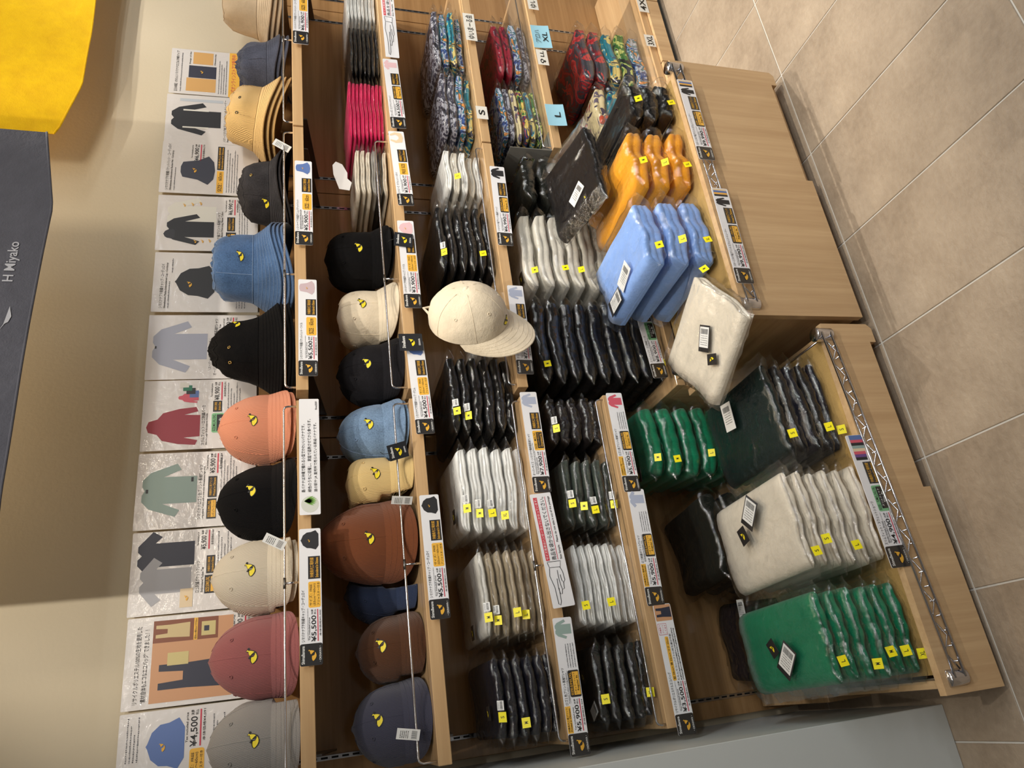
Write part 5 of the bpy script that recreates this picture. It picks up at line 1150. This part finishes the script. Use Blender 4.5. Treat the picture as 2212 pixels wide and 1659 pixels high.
def p11(s):
    micros(s, .5, .95, .93, 4); s.shape('cap', CAPBLUE, .38, .90, .52, .80); emblem(s.root, lambda x, z, l: (x + .62 * s.w, -0.0014 - l, z + .68 * s.h), 0.022, outline=False, mat=GOLDINK, name='picture_emblem'); s.shape('cap', PINKP, .02, .34, .52, .74)
    priceblock(s, '¥4,500', .58, .96, .42, .06, '¥4,091'); s.rect(CARDYELLOW, .22, .56, .37, .48, 'size_box', .02); s.text(INK, 'サイズ：FREE', .25, .52, .445, .47, .0009); s.text(INK, '(55cm～60cm)', .25, .52, .412, .437, .0009); s.text(INK, 'アジャスター付き', .25, .53, .38, .403, .0009); s.rect(CARDBLACK, .04, .19, .37, .48, 'origin_box'); s.text(GOLDINK, '沖縄県内', .05, .18, .43, .46, .0009); s.text(GOLDINK, '工場刺繍', .05, .18, .385, .415, .0009); micros(s, .1, .9, .3, 4)
PX = [(2.022, p1, 'poster of tan and navy door curtains'), (1.812, p2, 'poster of a black sleeve-print sweatshirt'), (1.602, p3, 'poster of a dark corduroy bucket hat'), (1.388, p4, 'poster of black and white print-sleeve shirts'),
      (1.170, p5, 'poster of a black corduroy cap'), (0.952, p6, 'poster of a blue-grey oversized shirt'), (0.742, p7, 'poster of a maroon hoodie'), (0.524, p8, 'poster of a mint green long-sleeve shirt'),
      (0.312, p9, 'poster of navy and grey pocket shirts'), (0.098, p10, 'poster of eco bags on a wooden table'), (-0.114, p11, 'poster of a blue denim cap')]
for i, (x, f, l) in enumerate(PX): poster(x, l, f, (0.006, -0.004, 0.01, -0.006, 0.004, 0.0, -0.005, 0.006, 0.0, 0.008, 0.0)[i], (0, .002, .006, .004, .002, .004, .002, .004, .002, 0, 0)[i])
# ------------------------------------------------------------------ cloth banners hung above
def banner(name, label, pts_bottom, ztop, Y, mat, folds, depth=0.012):
    """cloth with a shaped lower edge; pts_bottom = [(x, z)] left to right"""
    root = thing(name, label, 'banner', (pts_bottom[0][0], Y, ztop)); off = root.location
    NX, NZ = 40, 14; x0, x1 = pts_bottom[0][0], pts_bottom[-1][0]
    def low(x):
        for (a, za), (b2, zb) in zip(pts_bottom, pts_bottom[1:]):
            if a <= x <= b2: return za + (zb - za) * (x - a) / max(b2 - a, 1e-6)
        return pts_bottom[-1][1]
    def rows(dy):
        R = []
        for j in range(NZ + 1):
            r = []
            for i in range(NX + 1):
                x = x0 + (x1 - x0) * i / NX; zl = low(x); z = zl + (ztop - zl) * j / NZ
                y = Y + depth * math.sin(x * folds) * (1 - 0.5 * j / NZ) + 0.006 * nz(x * 4, z * 4, folds) + dy
                r.append(Vector((x, y, z)))
            R.append(r)
        return R
    f, k = rows(0), rows(0.0015)
    b = MB(); b.grid(f); b.grid([r[::-1] for r in k]); b.grid([k[0], f[0]])
    b.build('cloth', mat, root, off)
    # hem along the lower edge
    b = MB(); b.tube([p + Vector((0, -0.0005, 0.001)) for p in f[0]], 0.0028, 6); b.build('hem', mat, root, off)
    return root, off, low
GREYCL = cloth('dark_grey_canvas', (70, 71, 80)); YELCL = cloth('yellow_jacquard', (255, 200, 4), 'cotton', 0.7)
YG = 1.60
def bx(px, py, Y): p = onY(px, py, Y); return (p.x, p.z)
pts = [(0.335, 1.962), bx(0, 1060, YG), bx(115, 450, YG), bx(100, 281, YG)]
g, off, low = banner('grey_banner', 'dark grey cloth banner with pale brush lettering hung above the posters', pts, 2.46, YG, GREYCL, 5.0)
b = MB(); f = lambda x, z: (x, YG + 0.012 * math.sin(x * 5.0) * (1 - 0.5 * (z - low(x)) / (2.46 - low(x))) + 0.006 * nz(x * 4, z * 4, 5.0) - 0.0022, z)
p0 = onY(38, 615, YG); p1_ = onY(38, 528, YG); c0 = onY(46, 570, YG); c1 = onY(16, 570, YG)
put_text(b, 'H Miyako', p0.x, p1_.x, c0.z, c1.z, f); b.build('lettering', plain('pale_print', (150, 152, 160), 0.8), g, off)
q = [bx(*p, YG) for p in ((2, 720), (12, 706), (26, 668), (29, 690), (22, 702), (14, 706))]
b = MB(); b.poly2(q, f); b.build('printed_motif', plain('pale_print', (150, 152, 160), 0.8), g, off)
YY = 1.90
pts = [bx(118, 292, YY), bx(128, 282, YY), bx(178, 185, YY), bx(198, 70, YY), bx(206, 0, YY), (2.75, bx(206, 0, YY)[1] - 0.01)]
banner('yellow_banner', 'bright yellow cloth banner with a wide hem hung above the posters', pts, 2.5, YY, YELCL, 3.0, 0.008)

# ------------------------------------------------------------------ swing tags, bookend, bibs and other small things
def swing(px, py, Y, w, h, label, rz=0.0, ry=0.0, rx=0.0):
    p = onY(px, py, Y); t = thing('swing_tag', label, 'tag', p, (rx, ry, rz), 'black swing tags'); s = Sheet(t, w, h, True)
    b = MB(); b.box(0, w, -0.0005, 0.0006, 0, h); b.build('card', plain('swing_black', (30, 32, 38), 0.45), t)
    s.text(WHITEINK, 'ShimaBanana', 0.15, 0.85, 0.74, 0.88); s.text(WHITEINK, 'OKINAWA', 0.3, 0.7, 0.10, 0.18)
    emblem(t, lambda x, z, l: (x + w * 0.5, -0.0008 - l, z + h * 0.46), 0.026, outline=False); s.finish()
    b = MB(); b.tube([(w * 0.5, 0, h * 0.96), (w * 0.52, 0.012, h + 0.012), (w * 0.6, 0.03, h + 0.016)], 0.0007, 5); b.build('cord', BLACKTH, t)
    return t
swing(891, 535, 1.700, 0.046, 0.052, 'black swing tag hanging from the black twill cap', ry=0.10)
swing(915, 757, 1.690, 0.050, 0.062, 'black swing tag tied to the hanging cream cap', ry=-0.02)
swing(884, 985, 1.715, 0.040, 0.048, 'black swing tag in front of the light denim cap', rz=-0.5, ry=-0.25)
def small_tag(px, py, Y, label, rz, ry):
    p = onY(px, py, Y); t = thing('swing_tag', label, 'tag', p, (0, ry, rz), 'white barcode tags'); b = MB(); b.box(0, 0.022, -0.0004, 0.0004, 0, 0.05); b.build('card', LBL, t)
    s = Sheet(t, 0.022, 0.05); 
    for k in range(5): s.micro(INK, 0.15, 0.85, 0.5 + 0.08 * k, 0.54 + 0.08 * k, seed=k)
    b = MB(); x = 0.003
    while x < 0.018: b.add([(x, -0.0006, 0.006), (x + 0.0008, -0.0006, 0.006), (x + 0.0008, -0.0006, 0.018), (x, -0.0006, 0.018)], [(0, 1, 2, 3)]); x += 0.0018
    b.build('barcode', INK, t); s.finish()
small_tag(610, 1190, 1.73, 'white barcode tag of the black corduroy cap', -0.3, 0.5)
small_tag(905, 1600, 1.73, 'white barcode tag under the slate cap', -0.2, 0.2)
small_tag(889, 1090, 1.725, 'white barcode tag on the brown cap', -0.8, 0.1)
small_tag(622, 330, 1.735, 'white size tag of the tan bucket hat', -0.2, 0.5)

# grey steel bookend with a long slot, beside the patterned shirts
bk = thing('bookend', 'grey steel bookend with a long slot holding the patterned shirts upright', 'bookend', (1.640, 1.745, Z4C)); off = bk.location
out = rounded(0, 0.16, 0, 0.135, 0.008); GS = plain('grey_enamel', (150, 148, 142), 0.4, 0.3)
b = MB(); xk = 1.640; y0, y1, z0, z1 = 1.735, 1.905, Z4C + 0.002, Z4C + 0.145
ya, yb, za, zb = y0 + 0.045, y1 - 0.035, z0 + 0.045, z0 + 0.095
for (p, q2, r, s2) in ((y0, y1, z0, za), (y0, y1, zb, z1), (y0, ya, za, zb), (yb, y1, za, zb)): b.box(xk, xk + 0.002, p, q2, r, s2)
b.build('upright_plate', GS, bk, off); MB().box(xk, xk + 0.08, y0, y1, Z4C + 0.0005, Z4C + 0.002).build('foot_plate', GS, bk, off)
# baby bibs in thin bags, standing pack
F_BIB = cloth('bib_cream', (226, 216, 198)); F_BIBG = cloth('bib_grey', (150, 148, 144))
for k, (mt, nm) in enumerate(((F_BIB, 'cream'), (F_BIB, 'second cream'), (F_BIB, 'third cream'), (F_BIBG, 'grey'), (F_BLACK, 'black'), (F_BIB, 'pale'))):
    _seed[0] += 1
    bagged(mt, '%s baby bib in a clear bag beside the pink kids shirts' % nm, 'bib', (1.530 + 0.003 * (k % 2), 1.765, Z2 + 0.0004 + 0.0165 * (5 - k)), 0.165, 0.22, 0.0165, (0, 0, 0.02 * (k % 3 - 1)), _seed[0], 'bagged baby bibs', name='bagged_bib', shape=2)
p = onY(800, 470, 1.76); hd = thing('header_card', 'white plastic hanger card sticking up from the bib bags', 'card', (1.455, 1.775, Z2 + 0.1185), (0.0, 0.12, 0.15))
b = MB(); b.extrude2([(0, 0), (0.035, -0.004), (0.05, 0.01), (0.075, 0.012), (0.11, 0.03), (0.118, 0.05), (0.10, 0.058), (0.06, 0.052), (0.0, 0.03)], 0, 0.0012); b.build('card', plain('white_plastic', (226, 222, 220), 0.5), hd, fixn=True)
# clear acrylic guards in front of the patterned shirts
for xa, xb, z, lab in ((1.70, 2.46, Z4C, 'clear acrylic guard on the fourth shelf before the patterned shirts'), (2.03, 2.70, ZC, 'clear acrylic guard on the low base cabinet')):
    o = MB().box(xa, xb, 1.727, 1.7295, z + 0.0004, z + 0.075).build('acrylic_guard', ACRYLIC); tag(o, lab, 'guard', 'clear acrylic guards')
